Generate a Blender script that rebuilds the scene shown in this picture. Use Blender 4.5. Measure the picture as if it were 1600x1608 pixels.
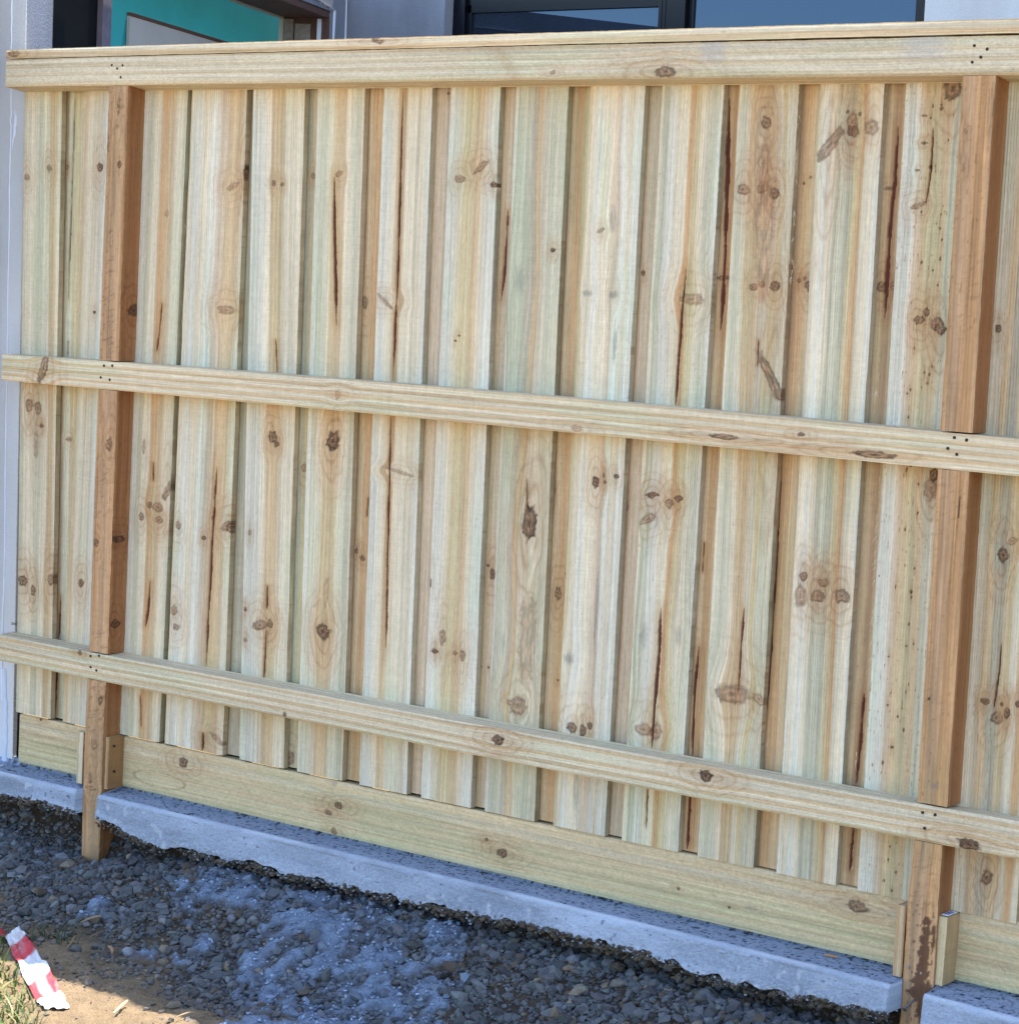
import bpy, math, random
import numpy as np
from mathutils import Matrix

# ------------------------------------------------------------------ camera
CAM = np.array([5.05817619, -4.52524952, 1.38662892]); YAW, PITCH, ROLL, FPX = .640203265, -.0937561241, .0486821785, 3820.917
S = bpy.context.scene
for o in list(bpy.data.objects): bpy.data.objects.remove(o)
Mrot = Matrix.Rotation(YAW, 4, 'Z') @ Matrix.Rotation(math.pi/2+PITCH, 4, 'X') @ Matrix.Rotation(ROLL, 4, 'Z')
cd = bpy.data.cameras.new('camera'); cam = bpy.data.objects.new('camera', cd); S.collection.objects.link(cam)
cd.sensor_fit = 'HORIZONTAL'; cd.sensor_width = 36; cd.lens = 36*FPX/1600; cd.clip_start = .05; cd.clip_end = 2000
cam.matrix_world = Matrix.Translation(CAM.tolist()) @ Mrot
S.camera = cam
# ------------------------------------------------------------------ sky, sun, exposure
SUNV = np.array([-.04, .30, 1.0]); SUNV = SUNV/np.linalg.norm(SUNV)
w = bpy.data.worlds.new('World'); S.world = w; w.use_nodes = True
nt = w.node_tree; bg = nt.nodes['Background']; sk = nt.nodes.new('ShaderNodeTexSky'); sk.sky_type = 'NISHITA'
sk.sun_disc = False; sk.sun_elevation = math.asin(SUNV[2]); sk.sun_rotation = math.atan2(SUNV[0], SUNV[1])
sk.air_density = 1.0; sk.dust_density = .6; sk.ozone_density = 1.2
nt.links.new(sk.outputs[0], bg.inputs[0]); bg.inputs[1].default_value = .15
ld = bpy.data.lights.new('sun', 'SUN'); ld.energy = 3.6; ld.angle = math.radians(.5); ld.color = (1, .93, .82)
lo = bpy.data.objects.new('sun', ld); S.collection.objects.link(lo)
from mathutils import Vector
lo.rotation_euler = Vector(SUNV.tolist()).to_track_quat('Z', 'Y').to_euler(); lo.location = (0, 0, 12)
S.view_settings.view_transform = 'Standard'; S.view_settings.look = 'None'; S.view_settings.exposure = 1.80; S.view_settings.gamma = 1
S.render.engine = 'CYCLES'; S.cycles.max_bounces = 8; S.cycles.diffuse_bounces = 5

# ------------------------------------------------------------------ helpers
R3 = np.array(Mrot.to_3x3())
def ray(px, py): return R3 @ np.array([(px-800)/FPX, -(py-804)/FPX, -1.])
def PY(px, py, Y=0.): d = ray(px, py); return CAM+d*(Y-CAM[1])/d[1]
def PX(px, py, X=0.): d = ray(px, py); return CAM+d*(X-CAM[0])/d[0]
def PZ(px, py, Z=0.): d = ray(px, py); return CAM+d*(Z-CAM[2])/d[2]
def lin(c):
    c = np.asarray(c, float)/255.
    return np.where(c <= .04045, c/12.92, ((c+.055)/1.055)**2.4)
def hsh(ix, iy, s):
    h = (ix.astype(np.int64)*374761393+iy.astype(np.int64)*668265263+np.int64(s)*2246822519) & 0xffffffff
    h = ((h ^ (h >> 13))*1274126177) & 0xffffffff
    h = h ^ (h >> 16)
    return (h & 0xffff)/65535.
def vn(x, y, s=0):
    x, y = np.broadcast_arrays(np.asarray(x, float), np.asarray(y, float))
    ix = np.floor(x); iy = np.floor(y); fx = x-ix; fy = y-iy
    fx = fx*fx*(3-2*fx); fy = fy*fy*(3-2*fy); ix = ix.astype(np.int64); iy = iy.astype(np.int64)
    a = hsh(ix, iy, s); b = hsh(ix+1, iy, s); c = hsh(ix, iy+1, s); d = hsh(ix+1, iy+1, s)
    return (a*(1-fx)+b*fx)*(1-fy)+(c*(1-fx)+d*fx)*fy
def fbm(x, y, s=0, o=4):
    t = 0; a = .5; n = 0
    for i in range(o): t = t+a*vn(x*2**i, y*2**i, s+i*17); n += a; a *= .5
    return t/n
def sst(a, b, x): t = np.clip((x-a)/(b-a), 0, 1); return t*t*(3-2*t)
def mixc(A, B, m): return A*(1-m[..., None])+B*m[..., None]
COL = S.collection
def empty(name, loc=(0, 0, 0)):
    o = bpy.data.objects.new(name, None); COL.objects.link(o); o.location = loc; o.empty_display_size = .1; return o
def tag(o, label=None, cat=None, group=None, kind=None):
    for k, v in (('label', label), ('category', cat), ('group', group), ('kind', kind)):
        if v: o[k] = v
    return o
def mesh(name, V, F, mat, parent=None, col=None, smooth=None, mats=None):
    """V (n,3); F list of arrays of faces (each (m,k)); col (n,3) linear point colours"""
    V = np.asarray(V, float).reshape(-1, 3)
    if parent is not None: V = V-np.array(parent_loc(parent))
    F = [np.asarray(f) for f in F if len(f)]
    me = bpy.data.meshes.new(name)
    nl = sum(f.size for f in F); npoly = sum(len(f) for f in F)
    me.vertices.add(len(V)); me.vertices.foreach_set('co', V.astype(np.float32).ravel())
    me.loops.add(nl); me.loops.foreach_set('vertex_index', np.concatenate([f.ravel() for f in F]).astype(np.int32))
    sizes = np.concatenate([np.full(len(f), f.shape[1]) for f in F])
    me.polygons.add(npoly); me.polygons.foreach_set('loop_start', np.concatenate([[0], np.cumsum(sizes)[:-1]]).astype(np.int32))
    sm = np.zeros(npoly, bool)
    if smooth is not None:
        k = 0
        for f, s in zip(F, smooth): sm[k:k+len(f)] = s; k += len(f)
    me.polygons.foreach_set('use_smooth', sm)
    me.update(calc_edges=True); me.validate()
    if col is not None:
        at = me.color_attributes.new('Col', 'FLOAT_COLOR', 'POINT')
        c4 = np.ones((len(V), 4), np.float32); c4[:, :3] = np.clip(col, 0, 1); at.data.foreach_set('color', c4.ravel())
    me.materials.append(mat)
    o = bpy.data.objects.new(name, me); COL.objects.link(o)
    if parent is not None: o.parent = parent
    return o
def parent_loc(p):
    l = np.zeros(3)
    while p is not None: l = l+np.array(p.location); p = p.parent
    return l
BOXF = np.array([[0, 3, 2, 1], [4, 5, 6, 7], [0, 1, 5, 4], [1, 2, 6, 5], [2, 3, 7, 6], [3, 0, 4, 7]])
def boxes(name, lst, mat, parent=None, bev=0):
    V = []; F = []
    for x0, x1, y0, y1, z0, z1 in lst:
        n = len(V); V += [(x0, y0, z0), (x1, y0, z0), (x1, y1, z0), (x0, y1, z0), (x0, y0, z1), (x1, y0, z1), (x1, y1, z1), (x0, y1, z1)]
        F.append(BOXF+n)
    o = mesh(name, V, [np.concatenate(F)], mat, parent)
    if bev:
        m = o.modifiers.new('bevel', 'BEVEL'); m.width = bev; m.segments = 2
    return o

# ------------------------------------------------------------------ materials
def newmat(name):
    m = bpy.data.materials.new(name); m.use_nodes = True; return m, m.node_tree, m.node_tree.nodes['Principled BSDF']
def vc_mat(name, rough=.75, scale=(1, 1, 1), bump=.0006, amp=.25, spec=.3, detail=5, second=None):
    """material that takes the object's own colour pattern (attribute) and adds fine grain in colour and bump"""
    m, t, b = newmat(name); N = t.nodes; L = t.links
    a = N.new('ShaderNodeAttribute'); a.attribute_name = 'Col'
    tc = N.new('ShaderNodeTexCoord'); mp = N.new('ShaderNodeMapping'); mp.inputs['Scale'].default_value = scale
    L.new(tc.outputs['Object'], mp.inputs[0])
    n = N.new('ShaderNodeTexNoise'); n.inputs['Scale'].default_value = 1; n.inputs['Detail'].default_value = detail; n.inputs['Roughness'].default_value = .65
    L.new(mp.outputs[0], n.inputs['Vector'])
    mr = N.new('ShaderNodeMapRange'); mr.inputs[1].default_value = .3; mr.inputs[2].default_value = .7; mr.inputs[3].default_value = 1-amp; mr.inputs[4].default_value = 1+amp*.7
    L.new(n.outputs['Fac'], mr.inputs[0])
    mx = N.new('ShaderNodeVectorMath'); mx.operation = 'SCALE'; L.new(a.outputs['Color'], mx.inputs[0]); L.new(mr.outputs[0], mx.inputs['Scale'])
    L.new(mx.outputs[0], b.inputs['Base Color'])
    bp = N.new('ShaderNodeBump'); bp.inputs['Strength'].default_value = 1; bp.inputs['Distance'].default_value = bump
    L.new(n.outputs['Fac'], bp.inputs['Height']); L.new(bp.outputs[0], b.inputs['Normal'])
    b.inputs['Roughness'].default_value = rough; b.inputs['Specular IOR Level'].default_value = spec
    return m
def plain(name, rgb, rough=.6, metal=0, spec=.4, nscale=0, namp=.15, bump=0):
    m, t, b = newmat(name); N = t.nodes; L = t.links
    c = lin(rgb)
    b.inputs['Base Color'].default_value = (*c, 1); b.inputs['Roughness'].default_value = rough; b.inputs['Metallic'].default_value = metal
    b.inputs['Specular IOR Level'].default_value = spec
    if nscale:
        tc = N.new('ShaderNodeTexCoord'); n = N.new('ShaderNodeTexNoise'); n.inputs['Scale'].default_value = nscale; n.inputs['Detail'].default_value = 8; n.inputs['Roughness'].default_value = .6
        L.new(tc.outputs['Object'], n.inputs['Vector'])
        mr = N.new('ShaderNodeMapRange'); mr.inputs[1].default_value = .3; mr.inputs[2].default_value = .7; mr.inputs[3].default_value = 1-namp; mr.inputs[4].default_value = 1+namp
        L.new(n.outputs['Fac'], mr.inputs[0])
        mx = N.new('ShaderNodeVectorMath'); mx.operation = 'SCALE'; mx.inputs[0].default_value = c.tolist(); L.new(mr.outputs[0], mx.inputs['Scale']); L.new(mx.outputs[0], b.inputs['Base Color'])
        if bump:
            bp = N.new('ShaderNodeBump'); bp.inputs['Distance'].default_value = bump; L.new(n.outputs['Fac'], bp.inputs['Height']); L.new(bp.outputs[0], b.inputs['Normal'])
    return m
M_UP = vc_mat('pine_upright', scale=(520, 520, 14), amp=.16, bump=.0007)
M_LY = vc_mat('pine_lying', scale=(14, 520, 520), amp=.16, bump=.0007)
M_SAW = vc_mat('pine_sawn', scale=(130, 400, 420), amp=.18, bump=.0012)
M_POST = vc_mat('brown_post_wood', scale=(420, 420, 12), amp=.14, bump=.0006, rough=.7)
M_CONC = vc_mat('concrete', scale=(380, 380, 380), amp=.22, bump=.0022, rough=.9, spec=.2, detail=6)
M_SOIL = vc_mat('soil', scale=(260, 260, 260), amp=.45, bump=.006, rough=.95, spec=.1, detail=8)
M_STONE = vc_mat('stone', scale=(300, 300, 300), amp=.25, bump=.0008, rough=.8, spec=.3)
M_TAPE = vc_mat('tape_plastic', scale=(60, 60, 60), amp=.06, bump=.002, rough=.45, spec=.4)
M_GRASS = vc_mat('grass_blade', scale=(50, 50, 50), amp=.2, bump=.0003, rough=.6)
M_NAIL = plain('nail_steel', (62, 48, 40), .6, .5)
M_SCREW = plain('screw_steel', (150, 150, 155), .4, .9)
M_DARKMET = plain('dark_aluminium', (14, 17, 28), .35, .0, .5)
M_TIMB = plain('reveal_timber', (92, 66, 56), .7, 0, .3, 40, .25, .001)
M_WHITE = plain('white_sealant', (215, 222, 235), .5)
M_STRIP = plain('pale_trim', (190, 185, 178), .7)

# ------------------------------------------------------------------ timber
PAL = {k: lin(v) for k, v in dict(w=(213, 204, 178), B=(209, 208, 192), t=(199, 176, 138), o=(192, 156, 112), g=(179, 178, 155), y=(200, 186, 146),
       b=(168, 137, 102), p=(203, 186, 160), G=(192, 191, 166), d=(150, 124, 92), r=(170, 130, 96), s=(178, 171, 150), Y=(206, 186, 146), h=(200, 186, 154)).items()}
KN = lin((106, 74, 44)); KND = lin((52, 31, 21)); CRK = lin((86, 36, 26)); TAN = lin((186, 148, 108))

def wood(a, l, W, stops, seed, knots=(), cracks=(), lines=.5, fine=1., speck=.5, sawn=0, wave=1., swirl=()):
    """a across the grain (m, 0..W), l along (m), arrays -> colour, depth (positive = into the wood)"""
    g = a.copy()
    g = g+wave*(.006*(vn(l*1.1, 0*l, seed)-.5)+.003*(vn(l*3.1, a*8, seed+1)-.5))
    for k in knots:
        ka, kl, ra, rl = k[:4]
        da = a-ka; dl = l-kl
        e = np.exp(-((da/(1.9*ra+.002))**2+(dl/(3.6*rl+.004))**2))
        g = g-da*e*.7*k[6]
    t = np.clip(g/W, 0, 1)
    t = np.clip(t+.022*(vn(g*140, l*1.7, seed+3)-.5)+.05*(vn(l*2.2, t*3, seed+2)-.5), 0, 1)
    xs = np.linspace(0, 1, len(stops)); P = np.array([PAL[c] for c in stops]); P = P*.9+.1*PAL['w']
    # soft steps between the bands
    q = t*(len(stops)-1); i0 = np.clip(np.floor(q).astype(int), 0, len(stops)-2 if len(stops) > 1 else 0); f = sst(.22, .78, q-i0)
    C = mixc(P[i0], P[np.minimum(i0+1, len(stops)-1)], f)
    # seasonal lines along the grain
    n1 = vn(g*420, l*1.2, seed+5); n2 = vn(g*170, l*.8, seed+6); n3 = vn(g*60, l*.6, seed+7)
    n0 = vn(g*1000, l*7, seed+4)
    C = C*(1+(.19*(n1-.5)+.12*(n2-.5)+.16*(n3-.5)+.20*(n0-.5))*fine*1.2)[..., None]
    ph = g*(2*math.pi/.0062)+3.*vn(g*35, l*.5, seed+8)
    ln = np.clip(np.cos(ph), 0, 1)**8*sst(.30, .65, vn(g*30, l*.9, seed+9))
    C = mixc(C, C*np.array([.70, .64, .56]), ln*lines)
    # blotches of treatment tint and handling
    bl = fbm(a*14, l*2.4, seed+11, 3)
    C = C*(1+.20*(bl-.5))[..., None]
    C = mixc(C, C*np.array([.90, 1.0, .96]), sst(.55, .75, fbm(a*20, l*3, seed+13, 2))*.6)
    # resin flecks
    fl = vn(a*700, l*70, seed+15)
    C = mixc(C, C*np.array([.66, .56, .46]), sst(.90, .97, fl)*speck)
    fl2 = vn(a*260, l*120, seed+16)
    C = mixc(C, C*.62, sst(.955, .99, fl2)*speck)
    # short check marks across the grain
    fl3 = vn(a*70, l*700, seed+19)
    C = mixc(C, C*.8, sst(.93, .98, fl3)*.35*speck)
    D = .0004*(n1-.5)+.0005*(n2-.5)
    if sawn:
        sw = vn((l+a*1.3)*420+2*vn(a*40, l*8, seed+2), a*30, seed+21)
        C = C*(1+sawn*.10*(sw-.5))[..., None]; D = D+sawn*.0006*(sw-.5)
    for k in knots:
        ka, kl, ra, rl, dark, tilt = k[:6]
        da = a-ka; dl = l-kl
        wob = 1+.35*(vn(a*160, l*160, seed+31)-.5)
        c, s_ = math.cos(tilt), math.sin(tilt)
        u = (da*c+dl*s_)/ra; v = (-da*s_+dl*c)/rl
        d = np.sqrt(u*u+v*v)*wob
        if dark < 0:     # grey rub mark
            m = sst(1.1, .2, d)*(.35+.65*vn(a*500, l*60, seed+33))*(-dark); C = mixc(C, lin((110, 112, 112))+0*C, m); continue
        el = max(ra, rl)/max(1e-6, min(ra, rl)); r0 = math.sqrt(ra*rl)
        du, dv = u*math.cos(tilt)-v*rl/ra*math.sin(tilt)*0, v
        ang = np.arctan2(v, u); ca_, sa_ = np.cos(ang), np.sin(ang)
        rad = vn(ca_*1.9+4, sa_*1.9+4+kl*31, seed+39); rad2 = vn(ca_*4.5+14, sa_*4.5+4+kl*17, seed+40)
        d = d*(1+.46*(rad-.5)+.20*(rad2-.5))
        gr_ = vn(u*ra*420, v*rl*(60 if el > 2.2 else 420), seed+38)
        # disturbed grain that parts round the knot
        lu = da/(ra*1.0+.003); lv = dl/(rl*1.0+.003); de = np.sqrt((lu*.85)**2+(lv*.42)**2)
        zone = sst(2.3+(1.1 if r0 > .009 else 0), 1.1, de)*sst(.5, 1., d)*(1 if r0 > .004 else .25)*sst(.15, .6, vn(a*30+5, l*9, seed+44)+.2)
        lnk = np.clip(np.cos(de*9.+5*rad+3*vn(a*60, l*18, seed+36)), 0, 1)**3
        C = mixc(C, TAN*.95+0*C, zone*(.10+.30*vn(a*120, l*26, seed+35))*min(1, dark+.15))
        C = mixc(C, C*np.array([.66, .54, .42]), zone*lnk*(.55 if r0 > .009 else .38)*min(1, dark+.2))
        # brown tail running with the grain
        tail = np.exp(-(lu/.42)**2)*sst(4.2, 1., np.abs(lv))*sst(.7, 1., d)
        C = mixc(C, C*np.array([.62, .48, .36]), tail*.55*dark*(.4+.6*vn(a*400, l*30, seed+34)))
        inn = sst(1.15, .78, d)
        kb = np.array([.43, .23, .115])*(1.12-.66*dark)
        ringc = (.80+.42*np.cos(d*10+5*rad))[..., None]*kb*(.45+1.0*gr_[..., None])
        C = mixc(C, ringc, inn*np.clip(.40+.55*dark, 0, 1))
        rim = np.exp(-((d-.96)/.16)**2)*np.clip(dark*1.1, 0, 1)*sst(.18, .62, rad2*.5+rad*.5)
        C = mixc(C, np.array([.030, .016, .010])+0*C, rim*.93)
        core = sst(.42, .10, np.hypot(u-.5*(rad2-.5), v+.3*(rad-.5)))*dark*.8
        C = mixc(C, np.array([.045, .022, .013])+0*C, core)
        D = D+rim*.0022+core*.0015-inn*.0008
    mo = vn(a*330, l*210, seed+81); mo2 = vn(a*150, l*95, seed+82); pat = sst(.35, .7, fbm(a*16, l*5, seed+83, 2))
    C = C*(1+(.10*(mo-.5)+.09*(mo2-.5)))[..., None]
    C = mixc(C, C*np.array([.70, .70, .72]), sst(.80, .93, mo)*pat*.55)
    cx_ = vn(a*26+3*l, l*560, seed+84); C = C*(1+.10*(cx_-.5)*pat)[..., None]
    C = C*np.array([1.035, .985, .945])
    for pl, wid in cracks:
        pl = sorted(pl, key=lambda q: q[1])
        L_ = np.array([q[1] for q in pl]); A_ = np.array([q[0] for q in pl])
        ca = np.interp(l, L_, A_)+.0011*(vn(l*60, 0*l, seed+51)-.5)+.0016*(vn(l*17, 0*l, seed+52)-.5)
        s = (l-L_[0])/(L_[-1]-L_[0])
        tap = np.where((s > 0) & (s < 1), np.clip(np.minimum(s, 1-s)*6, 0, 1)**.6, 0)*(.45+.65*vn(l*24, 0*l, seed+53)+.16*(vn(l*200, 0*l, seed+54)-.5))
        d = np.abs(a-ca)
        st = sst(wid*2.4, wid*.5, d)*sst(-.12, .05, s)*sst(1.12, .95, s)
        C = mixc(C, C*np.array([.80, .64, .50]), st*.60)
        m = sst(wid*.5*tap+.0004, wid*.5*tap-.0004, d)*(tap > .05)
        C = mixc(C, CRK+0*C, m*.95)
        D = D+m*.0050
    return C, D

def knotlist(lst, plane, across, along, a0, l0):
    """pixel knots -> board coordinates; across/along are world axis indices"""
    out = []
    for k in lst:
        px, py, rx, ry = k[:4]; dark = k[4] if len(k) > 4 else .6; tilt = k[5] if len(k) > 5 else 0; wrap = k[6] if len(k) > 6 else 1
        p = plane(px, py)
        if across == 0: sa = abs(plane(px+1, py)[0]-p[0])*1; sl = abs(plane(px, py+1)[2]-p[2]); out.append((p[0]-a0, p[2]-l0, rx*sa, ry*sl, dark, tilt, wrap))
        else: sl = abs(plane(px+1, py)[0]-p[0]); sa = abs(plane(px, py+1)[2]-p[2]); out.append((p[2]-a0, p[0]-l0, ry*sa, rx*sl, dark, tilt, wrap))
    return out

def board_up(name, xl, xr, z0, z1, Y, th, mat, parent, stops, seed, knots=(), cracks=(), nc=116, nr=820, **kw):
    """upright board; xl, xr = functions of z; front at Y, back at Y+th"""
    z = np.linspace(z0, z1, nr); xa = xl(z); xb = xr(z)
    t = np.linspace(0, 1, nc)
    jag = .0006*(vn(z*90, 0*z, seed+61)-.5)+.0014*(vn(z*11, 0*z, seed+62)-.5)
    jag2 = .0006*(vn(z*90, 0*z, seed+63)-.5)+.0014*(vn(z*11, 0*z, seed+64)-.5)
    xa = xa+jag; xb = xb+jag2
    X = xa[:, None]*(1-t)+xb[:, None]*t; Z = np.repeat(z[:, None], nc, 1)
    x0 = xl(np.array([(z0+z1)/2]))[0]; W = (xr(z)-xl(z)).mean()
    lean = (xl(z)-x0)[:, None]
    plane = lambda px, py: PY(px, py, Y)
    fl = lambda zz: xl(np.array([zz]))[0]
    kk = [(k[0]+0*x0-(fl(k[1])), k[1], *k[2:]) for k in knotlist(knots, plane, 0, 2, 0, 0)]
    cc = []
    for pts, wid in cracks:
        q = [plane(*p) for p in pts]; s = abs(plane(pts[0][0]+1, pts[0][1])[0]-q[0][0])
        cc.append(([(p[0]-fl(p[2]), p[2]) for p in q], wid*s))
    A = X-xl(z)[:, None]
    C, D = wood(A, Z, W, stops, seed, kk, cc, **kw)
    # slightly eased arrises
    ed = np.minimum(t, 1-t)*W; eas = np.where(ed < .0012, .0008, 0)[None, :]
    Yg = Y+D+eas
    V = np.stack([X, Yg, Z], -1).reshape(-1, 3); Cf = C.reshape(-1, 3)
    i = np.arange(nr*nc).reshape(nr, nc)
    F1 = np.stack([i[:-1, :-1], i[:-1, 1:], i[1:, 1:], i[1:, :-1]], -1).reshape(-1, 4)
    n = len(V)
    # sides: own vertices
    def col_side(j, flip):
        nonlocal V, Cf, n
        k = 4; tt = np.linspace(0, 1, k)
        yy = Yg[:, j][:, None]*(1-tt)+(Y+th)*tt
        vs = np.stack([np.repeat(X[:, j][:, None], k, 1), yy, np.repeat(z[:, None], k, 1)], -1).reshape(-1, 3)
        sc = C[:, j][:, None]*.70*(1+.3*(vn(yy*300, z[:, None]*25+0*yy, seed+71)-.5))[..., None]*np.array([1, .93, .82])  # side faces toned down to brown: shade put into their colour
        ii = np.arange(nr*k).reshape(nr, k)+n
        f = np.stack([ii[:-1, :-1], ii[:-1, 1:], ii[1:, 1:], ii[1:, :-1]], -1).reshape(-1, 4)
        if flip: f = f[:, ::-1]
        V = np.concatenate([V, vs]); Cf = np.concatenate([Cf, sc.reshape(-1, 3)]); n = len(V)
        return f
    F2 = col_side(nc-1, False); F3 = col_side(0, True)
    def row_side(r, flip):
        nonlocal V, Cf, n
        vs = np.concatenate([np.stack([X[r], Yg[r], Z[r]], -1), np.stack([X[r], np.full(nc, Y+th), Z[r]], -1)])
        ii = np.arange(2*nc).reshape(2, nc)+n
        f = np.stack([ii[0, :-1], ii[0, 1:], ii[1, 1:], ii[1, :-1]], -1)
        if not flip: f = f[:, ::-1]
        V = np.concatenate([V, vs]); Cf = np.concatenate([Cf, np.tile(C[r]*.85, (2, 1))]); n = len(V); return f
    F4 = row_side(0, False); F5 = row_side(nr-1, True)
    bx = np.array([[xa[0], Y+th, z0], [xa[-1], Y+th, z1], [xb[-1], Y+th, z1], [xb[0], Y+th, z0]])
    V = np.concatenate([V, bx]); Cf = np.concatenate([Cf, np.tile(C.mean((0, 1)), (4, 1))]); F6 = np.array([[n, n+1, n+2, n+3]])
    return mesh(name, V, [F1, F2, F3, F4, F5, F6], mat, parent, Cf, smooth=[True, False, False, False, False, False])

def board_lying(name, x0, x1, ft, fb, bt, bb, Yf, Yb, mat, parent, stops, seed, knots=(), nc=48, nr=1800, side_tone=1., dis=None, arris=.0018, **kw):
    """lying board; ft, fb, bt, bb = z of front-top, front-bottom, back-top, back-bottom as functions of x"""
    x = np.linspace(x0, x1, nr); t = np.linspace(0, 1, nc)
    zt = ft(x)+.0008*(vn(x*30, 0*x, seed+61)-.5)+.0006*(vn(x*160, 0*x, seed+65)-.5); zb = fb(x)+.0008*(vn(x*30, 0*x, seed+63)-.5)
    Z = zb[:, None]*(1-t)+zt[:, None]*t; X = np.repeat(x[:, None], nc, 1)
    W = (zt-zb).mean(); A = Z-fb(x)[:, None]
    plane = lambda px, py: PY(px, py, Yf)
    kk = []
    for k in knotlist(knots, plane, 2, 0, 0, 0): kk.append((k[0]-fb(np.array([k[1]]))[0], *k[1:]))
    C, D = wood(A, X, W, stops, seed, kk, (), **kw)
    if dis is not None: C, D = dis(A, X, W, C, D)
    ed = np.minimum(t, 1-t)*W; Yg = Yf+D+np.where(ed < .0025, arris, np.where(ed < .0045, arris*.28, 0))[None, :]
    V = np.stack([X, Yg, Z], -1).reshape(-1, 3); Cf = C.reshape(-1, 3); i = np.arange(nr*nc).reshape(nr, nc)
    F = [np.stack([i[:-1, :-1], i[1:, :-1], i[1:, 1:], i[:-1, 1:]], -1).reshape(-1, 4)]; sm = [True]
    n = len(V); k = 14; tt = np.linspace(0, 1, k)
    for (zf, zk, j, flip) in ((zt, bt(x), nc-1, False), (zb, bb(x), 0, True)):
        yy = Yg[:, j][:, None]*(1-tt)+Yb*tt; zz = zf[:, None]*(1-tt)+zk[:, None]*tt
        vs = np.stack([np.repeat(x[:, None], k, 1), yy, zz], -1).reshape(-1, 3)
        c2, _ = wood(yy-Yf, np.repeat(x[:, None], k, 1), abs(Yb-Yf), stops, seed+5+j, (), (), **{**kw, 'speck': .3})
        ii = np.arange(nr*k).reshape(nr, k)+n; f = np.stack([ii[:-1, :-1], ii[1:, :-1], ii[1:, 1:], ii[:-1, 1:]], -1).reshape(-1, 4)
        if flip: f = f[:, ::-1]
        V = np.concatenate([V, vs]); Cf = np.concatenate([Cf, c2.reshape(-1, 3)*side_tone]); n = len(V); F.append(f); sm.append(False)
    for r, flip in ((0, False), (nr-1, True)):
        xx = x[r]; q = np.array([[xx, Yf, zb[r]], [xx, Yf, zt[r]], [xx, Yb, bt(x)[r]], [xx, Yb, bb(x)[r]]])
        f = np.array([[n, n+1, n+2, n+3]]); f = f if not flip else f[:, ::-1]
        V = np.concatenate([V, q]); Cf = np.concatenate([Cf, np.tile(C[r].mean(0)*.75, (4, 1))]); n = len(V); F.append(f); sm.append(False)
    a, b_ = bt(x[[0, -1]]), bb(x[[0, -1]])
    q = np.array([[x0, Yb, b_[0]], [x1, Yb, b_[1]], [x1, Yb, a[1]], [x0, Yb, a[0]]]); V = np.concatenate([V, q]); Cf = np.concatenate([Cf, np.tile(C.mean((0, 1)), (4, 1))]); F.append(np.array([[n+3, n+2, n+1, n]])); sm.append(False)
    return mesh(name, V, F, mat, parent, Cf, smooth=sm)

def polyX(pts, Y, deg=2):
    q = np.array([PY(*p, Y) for p in pts]); c = np.polyfit(q[:, 0], q[:, 2], deg); lo_, hi_ = q[:, 0].min()-.3, q[:, 0].max()+.2
    d = np.polyder(c)
    def f(x):
        x = np.asarray(x, float); xc = np.clip(x, lo_, hi_)
        return np.polyval(c, xc)+np.polyval(d, xc)*(x-xc)
    return f
def edgeZ(pts, Y):
    q = np.array([PY(*p, Y) for p in pts]); c = np.polyfit(q[:, 2], q[:, 0], 1 if len(pts) < 4 else 2)
    return lambda z: np.polyval(c, z)

# ================================================================== FENCE
fence = tag(empty('timber_fence', (1.5, 0, 0)), 'pale pine paling fence with three rails and two brown posts, filling the view', 'fence')
RF = -.063    # rail and post front plane
ZB = .1414    # lower ends of the palings
ytop, ybot = 137, None
# left and right edges of each facing paling in the picture, near the top rail (y) and at the lower end (y)
covers = [
 ((38, 145), (25, 1112), (97, 143), (79, 1128), 'Gw' 'wGwtw'),
 ((136, 143), (98, 1132), (206, 141), (165, 1146), 'twwBwtw'),
 ((220, 141), (182, 1150), (295, 140), (250, 1165), 'wBGwotwG'),
 ((302, 139), (258, 1166), (388, 139), (349, 1184), 'wBwBpttw'),
 ((398, 138), (376, 1189), (479, 138), (445, 1206), 'BBBwttwww'),
 ((499, 138), (466, 1210), (573, 137), (537, 1225), 'BGwttwGw'),
 ((603, 137), (564, 1230), (679, 137), (638, 1246), 'BBwtwwwB'),
 ((708, 137), (661, 1251), (786, 136), (739, 1266), 'BBwyytwBB'),
 ((811, 136), (761, 1270), (893, 135), (839, 1287), 'BGGstwGGG'),
 ((928, 135), (868, 1293), (1013, 134), (949, 1311), 'ywBwwpBwBB'),
 ((1040, 134), (976, 1317), (1137, 133), (1064, 1336), 'wGBwwoywGB'),
 ((1161, 133), (1095, 1343), (1255, 132), (1183, 1362), 'wGGwttwyGwG'),
 ((1288, 132), (1219, 1371), (1389, 130), (1312, 1392), 'BwBwgGgyowwB'),
 ((1423, 130), (1346, 1399), (1524, 128), (1440, 1421), 'BBBptyytGwG'),
 ((1552, 127), (1467, 1425), (1680, 126), (1595, 1452), 'wswwtstwow'),
]
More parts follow.
